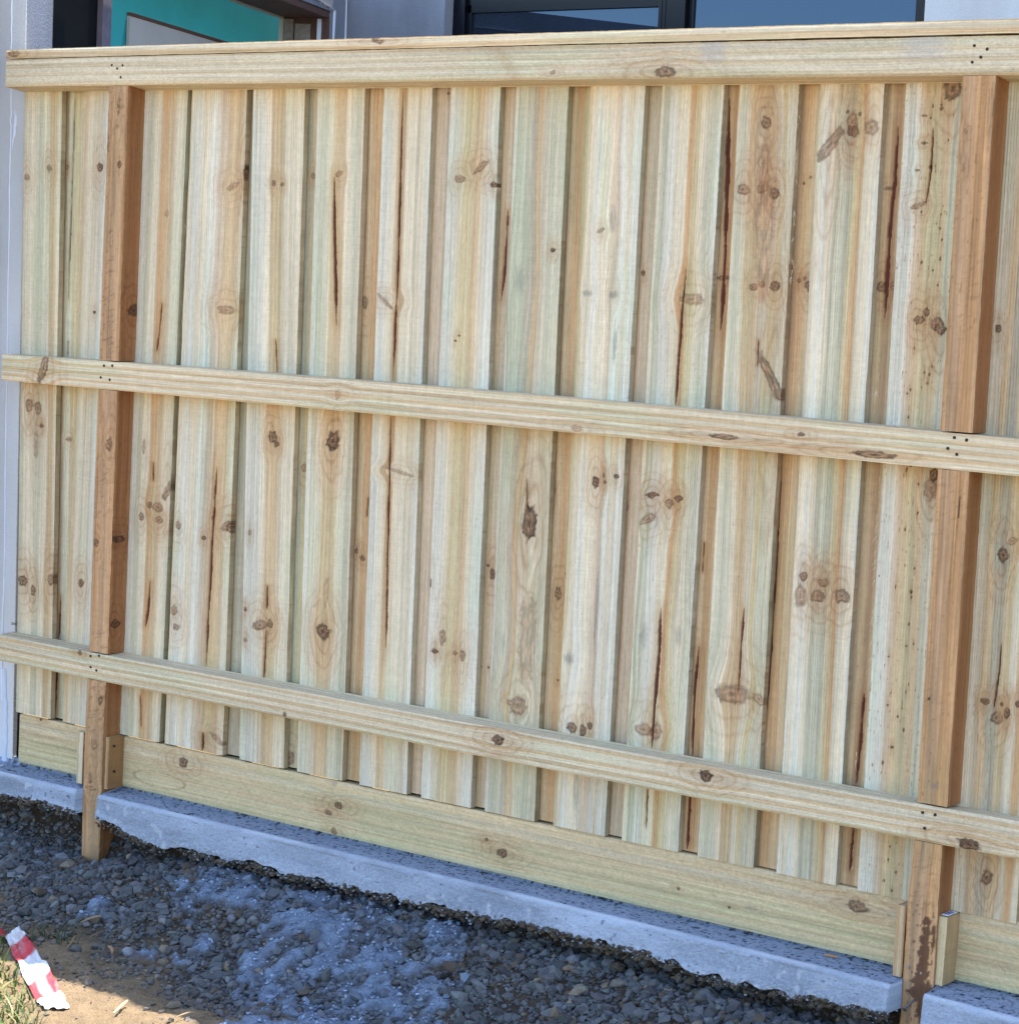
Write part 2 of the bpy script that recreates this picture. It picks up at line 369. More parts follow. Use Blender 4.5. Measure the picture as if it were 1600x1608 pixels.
KC = {
 0: ([(77, 263, 4, 5, .6), (42, 278, 4, 5, .5), (46, 635, 6, 9, .65), (60, 640, 5, 9, .6), (65, 668, 3, 3, .95), (36, 912, 7, 8, .8), (80, 910, 5, 9, .6), (52, 928, 3.5, 7, .75), (57, 700, 4, 20, .2)], []),
 1: ([(157, 262, 4, 7, .9), (148, 490, 2.2, 2.5, 1), (127, 916, 4, 6, .9)], []),
 2: ([(248, 797, 8, 7, .55), (235, 793, 3.5, 5, .7), (262, 772, 4, 16, .55, -.5), (222, 812, 4, 6, .6), (250, 817, 5, 5, .5), (262, 335, 3, 5, .2), (226, 700, 3, 12, .25)],
     [([(254, 475), (250, 520), (246, 552)], 4), ([(240.5, 725), (240, 756)], 3.5), ([(236, 912), (233, 950), (228, 985)], 4), ([(220, 1092), (222, 1142)], 2.5)]),
 3: ([(386, 270, 4, 12, .9), (366, 292, 10, 5, .35, .4), (355, 487, 13, 7, .4), (320, 845, 3.5, 3.5, .9), (356, 825, 10, 6, .6, .5), (280, 825, 4, 6, .6), (273, 958, 5, 8, .55), (276, 985, 5, 5, .6), (362, 828, 6, 8, .7), (340, 1160, 12, 4, .4, -.5)],
     [([(340, 733), (337, 790), (333, 850), (330, 920), (326, 980), (324, 1046)], 5), ([(318, 1150), (318, 1179)], 5)]),
 4: ([(430, 287, 3.5, 4.5, .7), (443, 289, 3, 3, .7), (428, 686, 6, 8, .9), (434, 697, 4, 4, .9), (408, 982, 12, 7, .6, .2), (424, 980, 5, 6, .7), (385, 957, 2.2, 3, .9), (392, 836, 3, 4.5, .5), (385, 1005, 3, 3, .6)],
     [([(433, 532), (435, 586)], 4.5), ([(420, 918), (419, 956)], 4.5), ([(418, 990), (416, 1030), (414, 1068)], 3.2)]),
 5: ([(523, 693, 9, 14, .95), (507, 992, 10, 11, .95), (533, 272, 6, 4, .4, .5), (512, 930, 4, 26, .12)], [([(525, 277), (525, 330), (526, 400), (528, 512)], 5.5)]),
 6: ([(604, 472, 14, 3, .45, -.6), (630, 742, 22, 2.5, .3, -.15)],
     [([(634, 139), (631, 200), (628, 300), (625, 420), (621, 500), (617, 600)], 4.2), ([(614, 655), (611, 760), (608, 900), (605.5, 1022)], 4.8)]),
 7: ([(755, 262, 12, 5, .5, .6), (722, 281, 9, 5, .5), (776, 290, 7, 3.5, .95), (674, 915, 3, 9, .9), (695, 1000, 5, 13, .5), (683, 1023, 5, 3.5, .95), (715, 1026, 4, 3, .7), (726, 1030, 4, 8, .55), (715, 535, 2, 2, 1), (721, 527, 2, 2, .8)], []),
 8: ([(868, 393, 3.5, 3.5, .95), (831, 822, 11, 26, .9), (812, 1108, 15, 13, .5), (815, 440, 12, 30, -.5), (790, 1010, 4, 22, -.4), (828, 1000, 14, 70, .10)], [([(827, 752), (828, 800)], 2)]),
 9: ([(935, 757, 5.5, 8, .95), (948, 746, 2, 4, .8), (950, 757, 2.5, 3, .8), (967, 748, 4.5, 3.5, .9), (898, 1143, 8, 8, .8), (915, 1148, 5, 9, .85), (926, 1140, 4, 6, .8), (943, 362, 6, 3, .4, .5), (922, 460, 9, 7, -.9), (963, 463, 9, 8, -.9), (963, 345, 9, 26, -.6), (965, 540, 4, 40, -.7), (893, 1035, 10, 12, -.8), (936, 960, 4, 90, -.6), (905, 1240, 8, 46, -.6)], []),
 10: ([(1024, 777, 10, 4.5, 1, .15), (1065, 783, 7, 4.5, 1), (1051, 790, 7, 7, .6), (1018, 815, 14, 6, .45, .5), (1085, 470, 18, 9, .35), (1010, 1146, 12, 9, .45), (1030, 1150, 9, 12, .4), (1010, 1000, 8, 26, -.6), (1065, 1000, 8, 22, -.5)],
      [([(1077, 420), (1070, 500), (1065, 560), (1060, 641)], 5), ([(1038, 955), (1033, 1040), (1027, 1110), (1023, 1176)], 6.5), ([(1017, 1235), (1014, 1300)], 2.6)]),
 11: ([(1204, 192, 8, 9, .75), (1167, 297, 10, 8, .6), (1198, 293, 9, 9, .5), (1216, 303, 7, 8, .95), (1183, 450, 6, 6, .7), (1196, 446, 5, 5, .6), (1217, 449, 8, 7, .95), (1212, 596, 8, 44, .65, .55), (1150, 1090, 28, 14, .42, .1), (1192, 1098, 12, 7, .35, -.5), (1200, 258, 10, 34, .22), (1198, 380, 16, 110, .05)],
      [([(1191, 532), (1189, 575)], 3), ([(1168, 955), (1163, 1020), (1159, 1092)], 3.8)]),
 12: ([(1339, 205, 9, 9, 1), (1338, 190, 8, 14, .6), (1302, 228, 8, 34, .55, -.65), (1368, 200, 11, 12, .42), (1293, 915, 8, 7, .8), (1284, 936, 10, 9, .7), (1322, 936, 12, 10, .6), (1262, 905, 6, 7, .75), (1257, 935, 9, 16, .35), (1331, 175, 3, 3, .9), (1350, 178, 3, 3, .9)], []),
 13: ([(1474, 512, 9, 16, .8, .7), (1443, 502, 7, 7, .75), (1455, 490, 4, 8, .8), (1441, 322, 12, 4, .5, .4), (1496, 140, 14, 16, .7), (1462, 768, 12, 15, .5), (1466, 745, 7, 10, .9), (1452, 181, 4, 2, .8), (1452, 224, 6, 1.6, .8), (1440, 267, 5, 1.6, .8), (1478, 170, 3, 2.5, .9)],
      [([(1465, 200), (1461, 270), (1453, 320)], 2.6)]),
 14: ([(1567, 516, 5, 5, .9), (1575, 872, 8, 11, .85), (1590, 850, 8, 5, .35, .5), (1547, 1102, 7, 4.5, .95), (1565, 1128, 9, 9, .7), (1581, 1120, 5, 8, .95), (1573, 1106, 3, 3, .9), (1598, 1106, 4, 5, .9), (1549, 1380, 9, 10, .75)],
      [([(1572, 1010), (1569, 1050), (1560, 1115)], 2.6)]),
}
KW = {8: dict(lines=.7), 9: dict(speck=.7), 10: dict(lines=.8, speck=.8), 11: dict(lines=.9), 12: dict(lines=1.), 13: dict(speck=1.7), 14: dict(lines=1.1), 4: dict(fine=1.3)}
def two(p, q, Y=0.):
    a, b = PY(*p, Y), PY(*q, Y); m = (b[0]-a[0])/(b[2]-a[2])
    return lambda z, a=a, m=m: a[0]+(np.asarray(z, float)-a[2])*m
edges = []
for i, (tl, bl_, tr, br, st) in enumerate(covers):
    xl, xr = two(tl, bl_), two(tr, br); edges.append((xl, xr))
    kn, ck = KC.get(i, ([], []))
    if i == 13:
        rr = random.Random(5)
        for _ in range(60):
            yy = rr.uniform(150, 1400); t_ = (yy-140)/1260; kn = kn+[(1478-t_*92+rr.uniform(-20, 20), yy, rr.uniform(1, 1.9), rr.uniform(1.4, 3.0), .9, 0, 0)]
    o = board_up('paling', xl, xr, ZB, 1.915, 0., .017, M_UP, fence, st, 100+i*7, kn, ck, **KW.get(i, {}))
# extra pair beyond the right edge of the picture
xr14 = edges[14][1]
for j in range(2):
    base = 2.98+.0+j*.2
    xl = (lambda z, b=base: b+.02+0*np.asarray(z, float)); xr = (lambda z, b=base: b+.165+0*np.asarray(z, float))
    if xl(0.5) > xr14(np.array([.5]))[0]+.02:
        board_up('paling', xl, xr, ZB, 1.915, 0., .017, M_UP, fence, 'wBwtyGw', 300+j, nc=30, nr=200); edges.append((xl, xr))
rec = {0: ('dGyw', [(105, 262, 3, 3, .6), (108, 690, 5, 3, .6)], [([(118, 148), (114, 260), (110, 380), (107, 470)], 2.2), ([(107, 535), (106, 559)], 2.2), ([(95, 935), (92, 1004)], 4), ([(90, 1035), (88, 1070), (87, 1116)], 3.6)]),
 1: ('wtGw', [], []), 2: ('dgG', [], []), 3: ('dgsw', [], []), 4: ('dgyGd', [(492, 275, 4, 4, .6), (490, 1030, 4, 5, .5), (455, 1190, 7, 10, .5), (478, 735, 5, 6, .5)], []),
 5: ('btotb', [(573, 475, 4, 9, .6), (560, 865, 3, 4, .9), (569, 876, 4, 4, .8)], [([(578, 780), (576, 812)], 2.5)]), 6: ('tppp', [(704, 146, 2, 2, 1)], []),
 7: ('btpto', [(773, 902, 4, 8, .85), (766, 888, 2, 2, 1), (755, 1047, 2, 2, 1), (767, 1048, 2, 2, 1)], [([(797, 328), (794, 400), (787, 472)], 4.5)]),
 8: ('dtoyo', [(876, 932, 5, 10, .7), (889, 902, 1.8, 1.8, 1), (876, 1068, 1.8, 1.8, 1), (868, 770, 3, 8, .8)], []),
 9: ('bppp', [(1010, 428, 3.5, 3.5, .9), (984, 795, 2, 8, .8)], []),
 10: ('btoto', [(1135, 436, 12, 3, .7)], [([(1145, 150), (1142, 250), (1138, 400), (1134, 480), (1131, 522)], 7.5), ([(1105, 850), (1102, 900)], 4), ([(1097, 1015), (1090, 1090), (1086, 1190)], 6.5), ([(1083, 1240), (1078, 1335)], 6)]),
 11: ('boto', [(1264, 437, 3, 3, .9), (1255, 440, 3, 3, .9), (1270, 448, 6, 7, .8), (1262, 287, 2, 2, .9), (1273, 278, 2, 2, .8)], [([(1226, 755), (1219, 880), (1212, 1000), (1203, 1120)], 3.6)]),
 12: ('btbtb', [(1384, 450, 8, 7, .65), (1402, 449, 5, 6, .5), (1395, 295, 7, 3, .5)], [([(1410, 198), (1405, 280), (1398, 350), (1393, 430), (1389, 500)], 7), ([(1356, 1090), (1351, 1160), (1344, 1232)], 6), ([(1341, 1290), (1334, 1370)], 7)]),
 13: ('btt', [], []), 14: ('btot', [], [])}
for i in range(len(edges)-1):
    (_, a), (b, _) = edges[i], edges[i+1]
    st, kn, ck = rec.get(i, ('btot', [], []))
    xl = (lambda z, a=a: a(z)-.028); xr = (lambda z, b=b: b(z)+.028)
    # knots and cracks lie in the visible strip of the rear paling, so pad its bands left and right
    board_up('rear_paling', xl, xr, ZB+.0018, 1.915, .0200, .016, M_UP, fence, st[0]+st+st[-1], 400+i*5, kn, ck, nc=56, nr=640, lines=.5)

# ---- rails
mid_t = polyX([(0, 557), (200, 568), (400, 583), (770, 616), (1140, 649), (1480, 679), (1600, 688)], RF); mid_b = polyX([(0, 597), (200, 614), (600, 650.5), (960, 686), (1300, 720), (1600, 747)], RF)
low_b = polyX([(0, 1037), (200, 1079), (600, 1158), (960, 1227), (1300, 1292), (1600, 1351)], RF); low_t = polyX([(0, 998), (110, 1018), (300, 1056), (570, 1103), (960, 1177), (1300, 1238), (1439, 1262), (1600, 1290)], RF)
low_k = polyX([(0, 989), (80, 1002), (138, 1013.5), (570, 1094), (960, 1169), (1300, 1230), (1600, 1283)], 0)
top_b = polyX([(10, 136), (500, 128.5), (1060, 123.5), (1600, 116)], RF); top_j = polyX([(10, 92), (560, 75.5), (1060, 66), (1600, 50)], RF); cap_t = polyX([(10, 78), (560, 59), (1060, 45.5), (1600, 28)], RF)
top_k = polyX([(40, 143.5), (560, 136.5), (1060, 132), (1500, 128)], 0)
XL, XR = PY(10, 100, RF)[0], 3.45
def seam(A, X, W, C, D):
    xs = PY(612, 630, RF)[0]; m = np.exp(-((X-xs)/.004)**2)*.35; return mixc(C, C*.72, m), D
def swirl_top(A, X, W, C, D):
    # cupped growth lines right of the middle
    x0 = PY(795, 90, RF)[0]; x1 = PY(990, 70, RF)[0]
    ph = (A-.03)*(2*math.pi/.011)+np.where(X > x0, 2.2*np.sin((X-x0)*9), 0)+3*vn(X*2.2, A*10, 3)
    ln = np.clip(np.cos(ph), 0, 1)**10*sst(.25, .6, vn(X*2.5, A*30, 8))
    C = mixc(C, C*np.array([.70, .70, .72]), ln*.6)
    s = np.exp(-((X-(x0+(A-.04)*-.8))/.02)**2)*.5; C = mixc(C, TAN*.8+0*C, s*.6)
    for cx, cw in ((PY(1120, 80, RF)[0], .03), (PY(1450, 90, RF)[0], .05)): C = mixc(C, lin((168, 168, 172))+0*C, np.exp(-((X-cx)/cw)**4)*.35*sst(.02, .05, A))
    return C, D
def lines_mid(A, X, W, C, D):
    ph = (A)*(2*math.pi/.0105)+5*vn(X*1.3, A*12, 13)+X*1.2
    ln = np.clip(np.cos(ph), 0, 1)**9*sst(.2, .5, vn(X*3, A*40, 18)); C = mixc(C, C*np.array([.72, .66, .62]), ln*.55)
    return seam(A, X, W, C, D)
def lines_low(A, X, W, C, D):
    ph = (A)*(2*math.pi/.014)+6*vn(X*1.6, A*9, 23)-X*1.5
    ln = np.clip(np.cos(ph), 0, 1)**7*sst(.2, .5, vn(X*3, A*30, 28)); C = mixc(C, C*np.array([.76, .70, .64]), ln*.5)
    # fan of grain rising from a knot on the lower arris
    p = PY(447, 1122, RF); z0 = p[2]-low_b(np.array([p[0]]))[0]
    an = np.arctan2(A-z0, -(X-p[0])); r = np.hypot(A-z0, X-p[0])
    fan = (X < p[0])*sst(.09, .03, r)*(A > 0)
    C = mixc(C, C*np.array([.72, .72, .66]), fan*np.clip(np.cos(an*26), 0, 1)**3*.6)
    C = mixc(C, KND+0*C, sst(.009, .003, r)*.8)
    return C, D
top_rail = board_lying('rail', XL, XR, lambda x: top_j(x)-.0022-.0022*sst(1.5, 2.6, x), top_b, top_j, top_k, RF-.001, -.001, M_SAW, fence, 'thwhwhwt', 501, [(1045, 112, 15, 9, .7), (868, 113, 4, 4, .4), (1195, 96, 1, 1, .1)], sawn=1, lines=.4, dis=swirl_top)
mid_rail = board_lying('rail', PY(3, 575, RF)[0], XR, mid_t, mid_b, lambda x: mid_t(x)+.0005, lambda x: mid_b(x)+.002, RF, -.001, M_LY, fence, 'twtwtwtwt', 502, [(68, 578, 5, 26, .6, .35), (1138, 686, 22, 4, .75), (1372, 714, 30, 5, .8), (1258, 682, 6, 3, .8), (905, 672, 10, 5, .3), (530, 620, 4, 8, .2)], lines=.7, dis=lines_mid)
low_rail = board_lying('rail', PY(-6, 1010, RF)[0], XR, low_t, low_b, low_k, lambda x: low_b(x)+.002, RF, -.001, M_SAW, fence, 'twtwtwwtw', 503, [(782, 1163, 8, 8, .95), (1108, 1218, 10, 9, 1), (1521, 1326, 17, 9.5, 1), (125, 1025, 3, 4, .8), (1212, 1250, 1, 1, .1)], lines=.6, sawn=.7, dis=lines_low)
top_rail['label'] = 'top rail with a dark round knot right of its middle'; mid_rail['label'] = 'middle rail with two long eye-shaped knots'; low_rail['label'] = 'bottom rail with three dark round knots'
def capdots(A, X, W, C, D):
    m = sst(.93, .97, vn(X*45, A*260, 77))*.5; return mixc(C, C*.6, m), D
cap = board_lying('capping', XL+.001, XR, cap_t, top_j, cap_t, top_j, RF-.003, .05, M_LY, fence, 'wtwt', 504, [(591, 63, 10, 4, .7, .3), (1045, 30, 1, 1, .1), (22, 84, 9, 5, .5)], nc=26, lines=.2, dis=capdots, arris=.0032)
# ---- plinth board
pt_ = polyX([(30, 1121), (400, 1199.5), (800, 1284), (1300, 1387)], .006); pb_ = polyX([(30, 1197), (400, 1283), (850, 1387), (1300, 1492), (1600, 1563)], .006)
def ell(A, X, W, C, D):
    for (px, py, rx, ry) in ((250, 1225, 40, 15),):
        p = PY(px, py, .006); zc = p[2]-pb_(np.array([p[0]]))[0]; sx = abs(PY(px+1, py, .006)[0]-p[0]); sz = abs(PY(px, py+1, .006)[2]-p[2])
        d = np.sqrt(((X-p[0])/(rx*sx))**2+((A-zc)/(ry*sz*.8))**2); C = mixc(C, C*np.array([.6, .5, .38]), np.exp(-((d-1)/.05)**2)*.8)
    ph = A*(2*math.pi/.022)+7*vn(X*1.1, A*7, 33)+2.5*fbm(X*4, A*30, 37)
    ln = np.clip(np.cos(ph), 0, 1)**5; C = mixc(C, C*np.array([.82, .76, .66]), ln*.45)
    C = mixc(C, C*np.array([.86, .96, .92]), sst(.035, .004, A)*.8)
    sp = sst(.95, .985, vn(X*170, A*170, 41)); C = mixc(C, C*.35, sp*.5)
    return C, D
plinth = board_lying('plinth_board', PY(30, 1160, .006)[0], XR, pt_, pb_, pt_, pb_, .006, .034, M_SAW, fence, 'hYyYyYhYh', 505, [(287, 1197, 6, 8, .85), (531, 1265, 5.5, 5.5, .85), (515, 1276, 5, 4.5, .7), (524, 1306, 4, 6, .6), (789, 1340, 7.5, 7, .85), (1345, 1424, 15, 9, .75), (764, 1319, 2.2, 2.6, .9), (64, 1130, 2, 2, .9), (1065, 1396, 2, 2.5, .9), (1145, 1425, 2, 2.5, .9), (1180, 1427, 12, 5, -.6), (525, 1230, 6, 10, -.5)], nc=64, lines=.4, sawn=1, dis=ell)

boxes('backing_light_stop', [(0.0, XR, .0335, .052, .10, .19)], M_LY, fence)  # unseen strip added behind the plinth top to stop sun leaking through
boxes('end_light_stop', [(-.012, .03, .0370, .056, -.03, 1.90)], M_UP, fence)  # strip added to close the gap at the wing corner against sunlight
# ---- posts
ZT = top_b
def post(Ls, Rs, zlow, seed, knots, stops, sidek, gapz, dirt=None):
    """post in lengths between the rails, each length a closed box of fine grid, all one mesh"""
    ql = np.array([PY(*p, RF) for p in Ls]); qr = np.array([PY(*p, RF) for p in Rs]); ql = ql[np.argsort(ql[:, 2])]; qr = qr[np.argsort(qr[:, 2])]
    def ext(q, z):
        z = np.asarray(z, float); r = np.interp(z, q[:, 2], q[:, 0]); s = (q[1, 0]-q[0, 0])/(q[1, 2]-q[0, 2]); r = np.where(z < q[0, 2], q[0, 0]+(z-q[0, 2])*s*.4, r)
        return r
    xl = lambda z: ext(ql, z); xr = lambda z: ext(qr, z)
    xm = float(xl(1.)); zt = float(top_b(xm))-.001
    cuts = [(zlow, float(low_b(xm))-.001), (float(low_t(xm))+.0035, float(mid_b(xm))-.001), (float(mid_t(xm))+.003, zt)]
    segs = []
    Vs = []; Fs = []; Cs = []; sm = []; n = 0
    for a, b in cuts:
        nr = int((b-a)*330)+2; nc = 26; z = np.linspace(a, b, nr); t = np.linspace(0, 1, nc)
        X = xl(z)[:, None]*(1-t)+xr(z)[:, None]*t; X[:, -1] += .0016*(vn(z*60, 0*z, seed+4)-.6); X[:, 0] += .0012*(vn(z*50, 0*z, seed+5)-.4); Z = np.repeat(z[:, None], nc, 1)
        W = .07
        kk = [(k[0]-float(xl(k[1])), *k[1:]) for k in knotlist(knots, lambda px, py: PY(px, py, RF), 0, 2, 0, 0)]
        C, D = wood(X-xl(z)[:, None], Z, W, stops, seed, kk, (), lines=.9, speck=.8, fine=1.3)
        C = C*(1+.5*(fbm((X+Z*.06)*60, Z*5, seed+14)-.5))[..., None]
        # rub and saw marks
        C = mixc(C, C*.55, sst(.70, .84, vn((X+Z*.35)*60, (Z-X*.35)*260, seed+8))*sst(.50, .72, vn(X*20, Z*5, seed+9))*(.7 if dirt is None else .4))
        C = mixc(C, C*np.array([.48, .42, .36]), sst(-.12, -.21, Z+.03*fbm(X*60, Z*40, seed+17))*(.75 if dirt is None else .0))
        if dirt: C, D = dirt(X, Z, C, D)
        ed = np.minimum(t, 1-t)*W; Yg = RF+.0012+D+np.where(ed < .002, .0018, 0)[None, :]
        vs = [np.stack([X, Yg, Z], -1).reshape(-1, 3)]; cs = [C.reshape(-1, 3)]; i = np.arange(nr*nc).reshape(nr, nc)+n
        Fs.append(np.stack([i[:-1, :-1], i[:-1, 1:], i[1:, 1:], i[1:, :-1]], -1).reshape(-1, 4)); sm.append(True); m = n+nr*nc
        k = 22; tt = np.linspace(0, 1, k); ybk = np.where(z < ZB-.005, .05, -.0005)
        for j, flip in ((nc-1, False), (0, True)):
            yy = Yg[:, j][:, None]*(1-tt)+ybk[:, None]*tt; zz = np.repeat(z[:, None], k, 1)
            sk_ = []
            if not flip:
                for (px, py, rx, ry, dk) in sidek:
                    q = PX(px, py, float(xr(1.))); sk_.append((q[1]-RF, q[2], rx*.0022, ry*.0017, dk, 0, 1))
            c2, d2 = wood(yy-RF, zz, .063, 'rrbrr' if stops[0] == 'r' else 'orro', seed+j, sk_, (), lines=.7, speck=.5, fine=1.1)
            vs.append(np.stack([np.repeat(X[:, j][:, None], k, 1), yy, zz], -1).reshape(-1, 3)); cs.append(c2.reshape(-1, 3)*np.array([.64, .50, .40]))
            ii = np.arange(nr*k).reshape(nr, k)+m; f = np.stack([ii[:-1, :-1], ii[:-1, 1:], ii[1:, 1:], ii[1:, :-1]], -1).reshape(-1, 4)
            Fs.append(f[:, ::-1] if flip else f); sm.append(False); m += nr*k
        for zi, flip in ((0, False), (-1, True)):
            zz = z[zi]; q = np.array([[X[zi, 0], RF+.002, zz], [X[zi, -1], RF+.002, zz], [X[zi, -1], ybk[zi], zz], [X[zi, 0], ybk[zi], zz]])
            vs.append(q); cs.append(np.tile(PAL['d'], (4, 1))); f = np.array([[m+3, m+2, m+1, m]]); Fs.append(f[:, ::-1] if flip else f); sm.append(False); m += 4
        q = np.array([[X[0, 0], ybk[0], a], [X[0, -1], ybk[0], a], [X[-1, -1], ybk[-1], b], [X[-1, 0], ybk[-1], b]]); vs.append(q); cs.append(np.tile(PAL['d'], (4, 1))); Fs.append(np.array([[m+3, m+2, m+1, m]])); sm.append(False); m += 4
        Vs += vs; Cs += cs; n = m
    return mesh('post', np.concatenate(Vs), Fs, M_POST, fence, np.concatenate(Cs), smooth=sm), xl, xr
PAL['r'] = lin((170, 126, 84)); PAL['k'] = lin((180, 142, 104)); PAL['q'] = lin((182, 138, 90)); PAL['m'] = lin((170, 136, 100))
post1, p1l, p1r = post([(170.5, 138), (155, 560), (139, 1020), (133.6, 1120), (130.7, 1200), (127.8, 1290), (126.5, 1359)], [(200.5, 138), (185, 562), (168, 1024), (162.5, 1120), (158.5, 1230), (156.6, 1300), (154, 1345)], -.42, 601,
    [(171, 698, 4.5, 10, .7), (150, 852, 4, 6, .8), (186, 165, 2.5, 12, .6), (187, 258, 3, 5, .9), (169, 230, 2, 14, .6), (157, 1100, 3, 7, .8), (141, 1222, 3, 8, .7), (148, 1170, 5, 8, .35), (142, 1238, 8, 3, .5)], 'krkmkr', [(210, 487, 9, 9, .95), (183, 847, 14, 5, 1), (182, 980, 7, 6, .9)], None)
post1['label'] = 'brown post near the wall end of the fence, its foot in the gravel'
def dirt2(X, Z, C, D):
    pts = [(1455, 1448, 7, 9), (1454, 1462, 6.5, 10), (1452, 1478, 8, 9), (1450, 1495, 9, 12), (1450, 1510, 8, 14), (1447, 1530, 11, 14), (1444, 1548, 13, 14), (1441, 1562, 14, 12), (1447, 1585, 9, 16), (1450, 1600, 8, 14), (1466, 1460, 3, 12), (1465, 1484, 3, 12), (1455, 1560, 8, 20)]
    m = np.zeros_like(X); e = .004*(fbm(X*160, Z*160, 5)-.5)
    for px, py, rx, ry in pts:
        p = PY(px, py, RF); sx = abs(PY(px+1, py, RF)[0]-p[0]); sz = abs(PY(px, py+1, RF)[2]-p[2])
        d = np.sqrt(((X-p[0])/(rx*sx))**2+((Z-p[2])/(ry*sz))**2); m = np.maximum(m, sst(1.15, .85, d+1.3*(fbm(X*140, Z*140, 6)-.5)))
    z0 = PY(1450, 1590, RF)[2]; sp = sst(.80, .88, vn(X*260, Z*170, 9))*sst(PY(1455, 1400, RF)[2], PY(1455, 1440, RF)[2], Z)*sst(2.80, 2.83, X+.0)
    m = np.maximum(m, sp*.9)
    dc = lin((92, 60, 42))*(1+.5*(fbm(X*90, Z*90, 12)-.5))[..., None]
    D = D-m*.0012*(.3+fbm(X*200, Z*200, 3))
    # a short drying check below the middle rail
    p = PY(1508, 778, RF); q = PY(1507, 815, RF); ck = (Z < p[2])*(Z > q[2])*sst(.0018, .0008, np.abs(X-p[0]+(p[2]-Z)*.03)); C = mixc(C, KND+0*C, ck)
    h = PY(1458.5, 1098, RF); C = mixc(C, KND+0*C, sst(.004, .002, np.hypot(X-h[0], Z-h[2])))
    g_ = PY(1467, 1235, RF); C = mixc(C, lin((128, 116, 106))+0*C, np.exp(-(((X-g_[0])/.011)**2+((Z-g_[2])/.006)**2))*.7)
    return mixc(C, dc, m*.92), D
post2, p2l, p2r = post([(1511, 118), (1475, 690), (1439.4, 1261), (1435, 1325), (1424, 1420), (1418, 1520), (1411.8, 1608)], [(1563, 117), (1525, 690), (1486, 1267), (1479, 1325), (1470.7, 1440), (1465, 1540), (1462, 1608)], -.42, 641,
    [(1515, 205, 3, 4, .4), (1560, 170, 3, 14, .5), (1512, 262, 3, 8, .25)], 'qmkqqm', [(1540, 900, 4, 6, .3)], None, dirt2)
post2['label'] = 'brown post near the right end, smeared with dried mud low down'

# ---- cleats beside the posts holding the plinth board
def cleat(pl, pr, yt, yb, Yf, xoff, seed, tone, label):
    a = PY(pl, yt, Yf); b = PY(pr, yt, Yf); c = PY((pl+pr)/2, yb, Yf)
    z1, z0 = a[2], c[2]; W = b[0]-a[0]
    xa, xb = a[0], b[0]
    return board_up('cleat', lambda z: xa+0*np.asarray(z, float)+(np.asarray(z, float)-z1)*.01, lambda z: xb+0*np.asarray(z, float)+(np.asarray(z, float)-z1)*.01, z0, z1, Yf, .0055-Yf, M_UP, fence, tone, seed, nc=12, nr=90)
c1 = cleat(163.5, 171.5, 1157, 1240, -.050, 0, 701, 'ttq', '')
c2 = cleat(122, 131.5, 1149, 1231, -.045, 0, 702, 'ywt', '')
c3 = cleat(1474, 1487.5, 1439, 1550, -.052, 0, 703, 'yyt', '')
c4 = cleat(1409.5, 1423.5, 1421, 1536, -.047, 0, 704, 'otq', '')
# barcode-free paper sticker on the cleat's top end
q = PY(1483, 1436, -.04); zt3 = PY(1480, 1439, -.052)[2]; xa3 = PY(1474, 1439, -.052)[0]; xb3 = PY(1487.5, 1439, -.052)[0]
stk = boxes('sticker', [(xa3+.003, xb3-.001, -.046, -.004, zt3+.0006, zt3+.0016)], plain('sticker_paper', (225, 232, 245), .5), c3)
boxes('printed_line', [(xa3+.006, xa3+.009, -.040, -.010, zt3+.0018, zt3+.0021), (xa3+.012, xa3+.0145, -.038, -.014, zt3+.0018, zt3+.0021)], plain('sticker_ink', (40, 70, 130), .5), c3)

# ---- nail heads in the rails
def disc(name, c, r, mat, parent, depth=.0012, n=14, seed=0):
    V = []; rr = random.Random(seed)
    for k in range(n): a = 2*math.pi*k/n; q = r*(1+rr.uniform(-.12, .12)); V.append((c[0]+q*math.cos(a), c[1]-.0004, c[2]+q*math.sin(a)))
    for k in range(n): a = 2*math.pi*k/n; V.append((c[0]+r*.6*math.cos(a), c[1]-.0004-depth*.3, c[2]+r*.6*math.sin(a)))
    V.append((c[0], c[1]-.0003, c[2]))
    F = [[(k, (k+1) % n, n+(k+1) % n, n+k) for k in range(n)], [(n+k, n+(k+1) % n, 2*n) for k in range(n)]]
    for k in range(n): V.append((V[k][0], c[1]+.004, V[k][2]))
    F[0] += [(2*n+1+k, 2*n+1+(k+1) % n, (k+1) % n, k) for k in range(n)]
    return mesh(name, V, F, mat, parent)
for rail, pts in ((top_rail, [(175.5, 101.5), (192.5, 102), (184, 107), (189.5, 120.5), (1530, 71), (1550, 76.5), (1540, 89), (1526.5, 97)]),
                  (mid_rail, [(163, 574), (176, 574), (158, 592.5), (172, 596), (1498.5, 687), (1517.5, 691), (1488, 704), (1502, 713.5)]),
                  (low_rail, [(142, 1030.5), (155, 1030), (142, 1048), (151, 1053), (1448.5, 1276.5), (1468, 1280), (1451.5, 1301)])):
    for i, p in enumerate(pts): disc('nail', PY(*p, RF-.0012), .0033, M_NAIL, rail, seed=i)
for p in ((180, 1172), (180, 1212)):
    q = PX(*p, PY(171.5, 1200, -.05)[0]+.0008); 
    V = [(q[0], q[1]+.0035*math.cos(a), q[2]+.0035*math.sin(a)) for a in np.linspace(0, 2*math.pi, 10, endpoint=False)]
    V2 = [(v[0]-.003, v[1], v[2]) for v in V]
    mesh('nail', V+V2, [np.array([list(range(10))]), np.array([(i, i+10, (i+1) % 10+10, (i+1) % 10) for i in range(10)])], M_NAIL, c1)
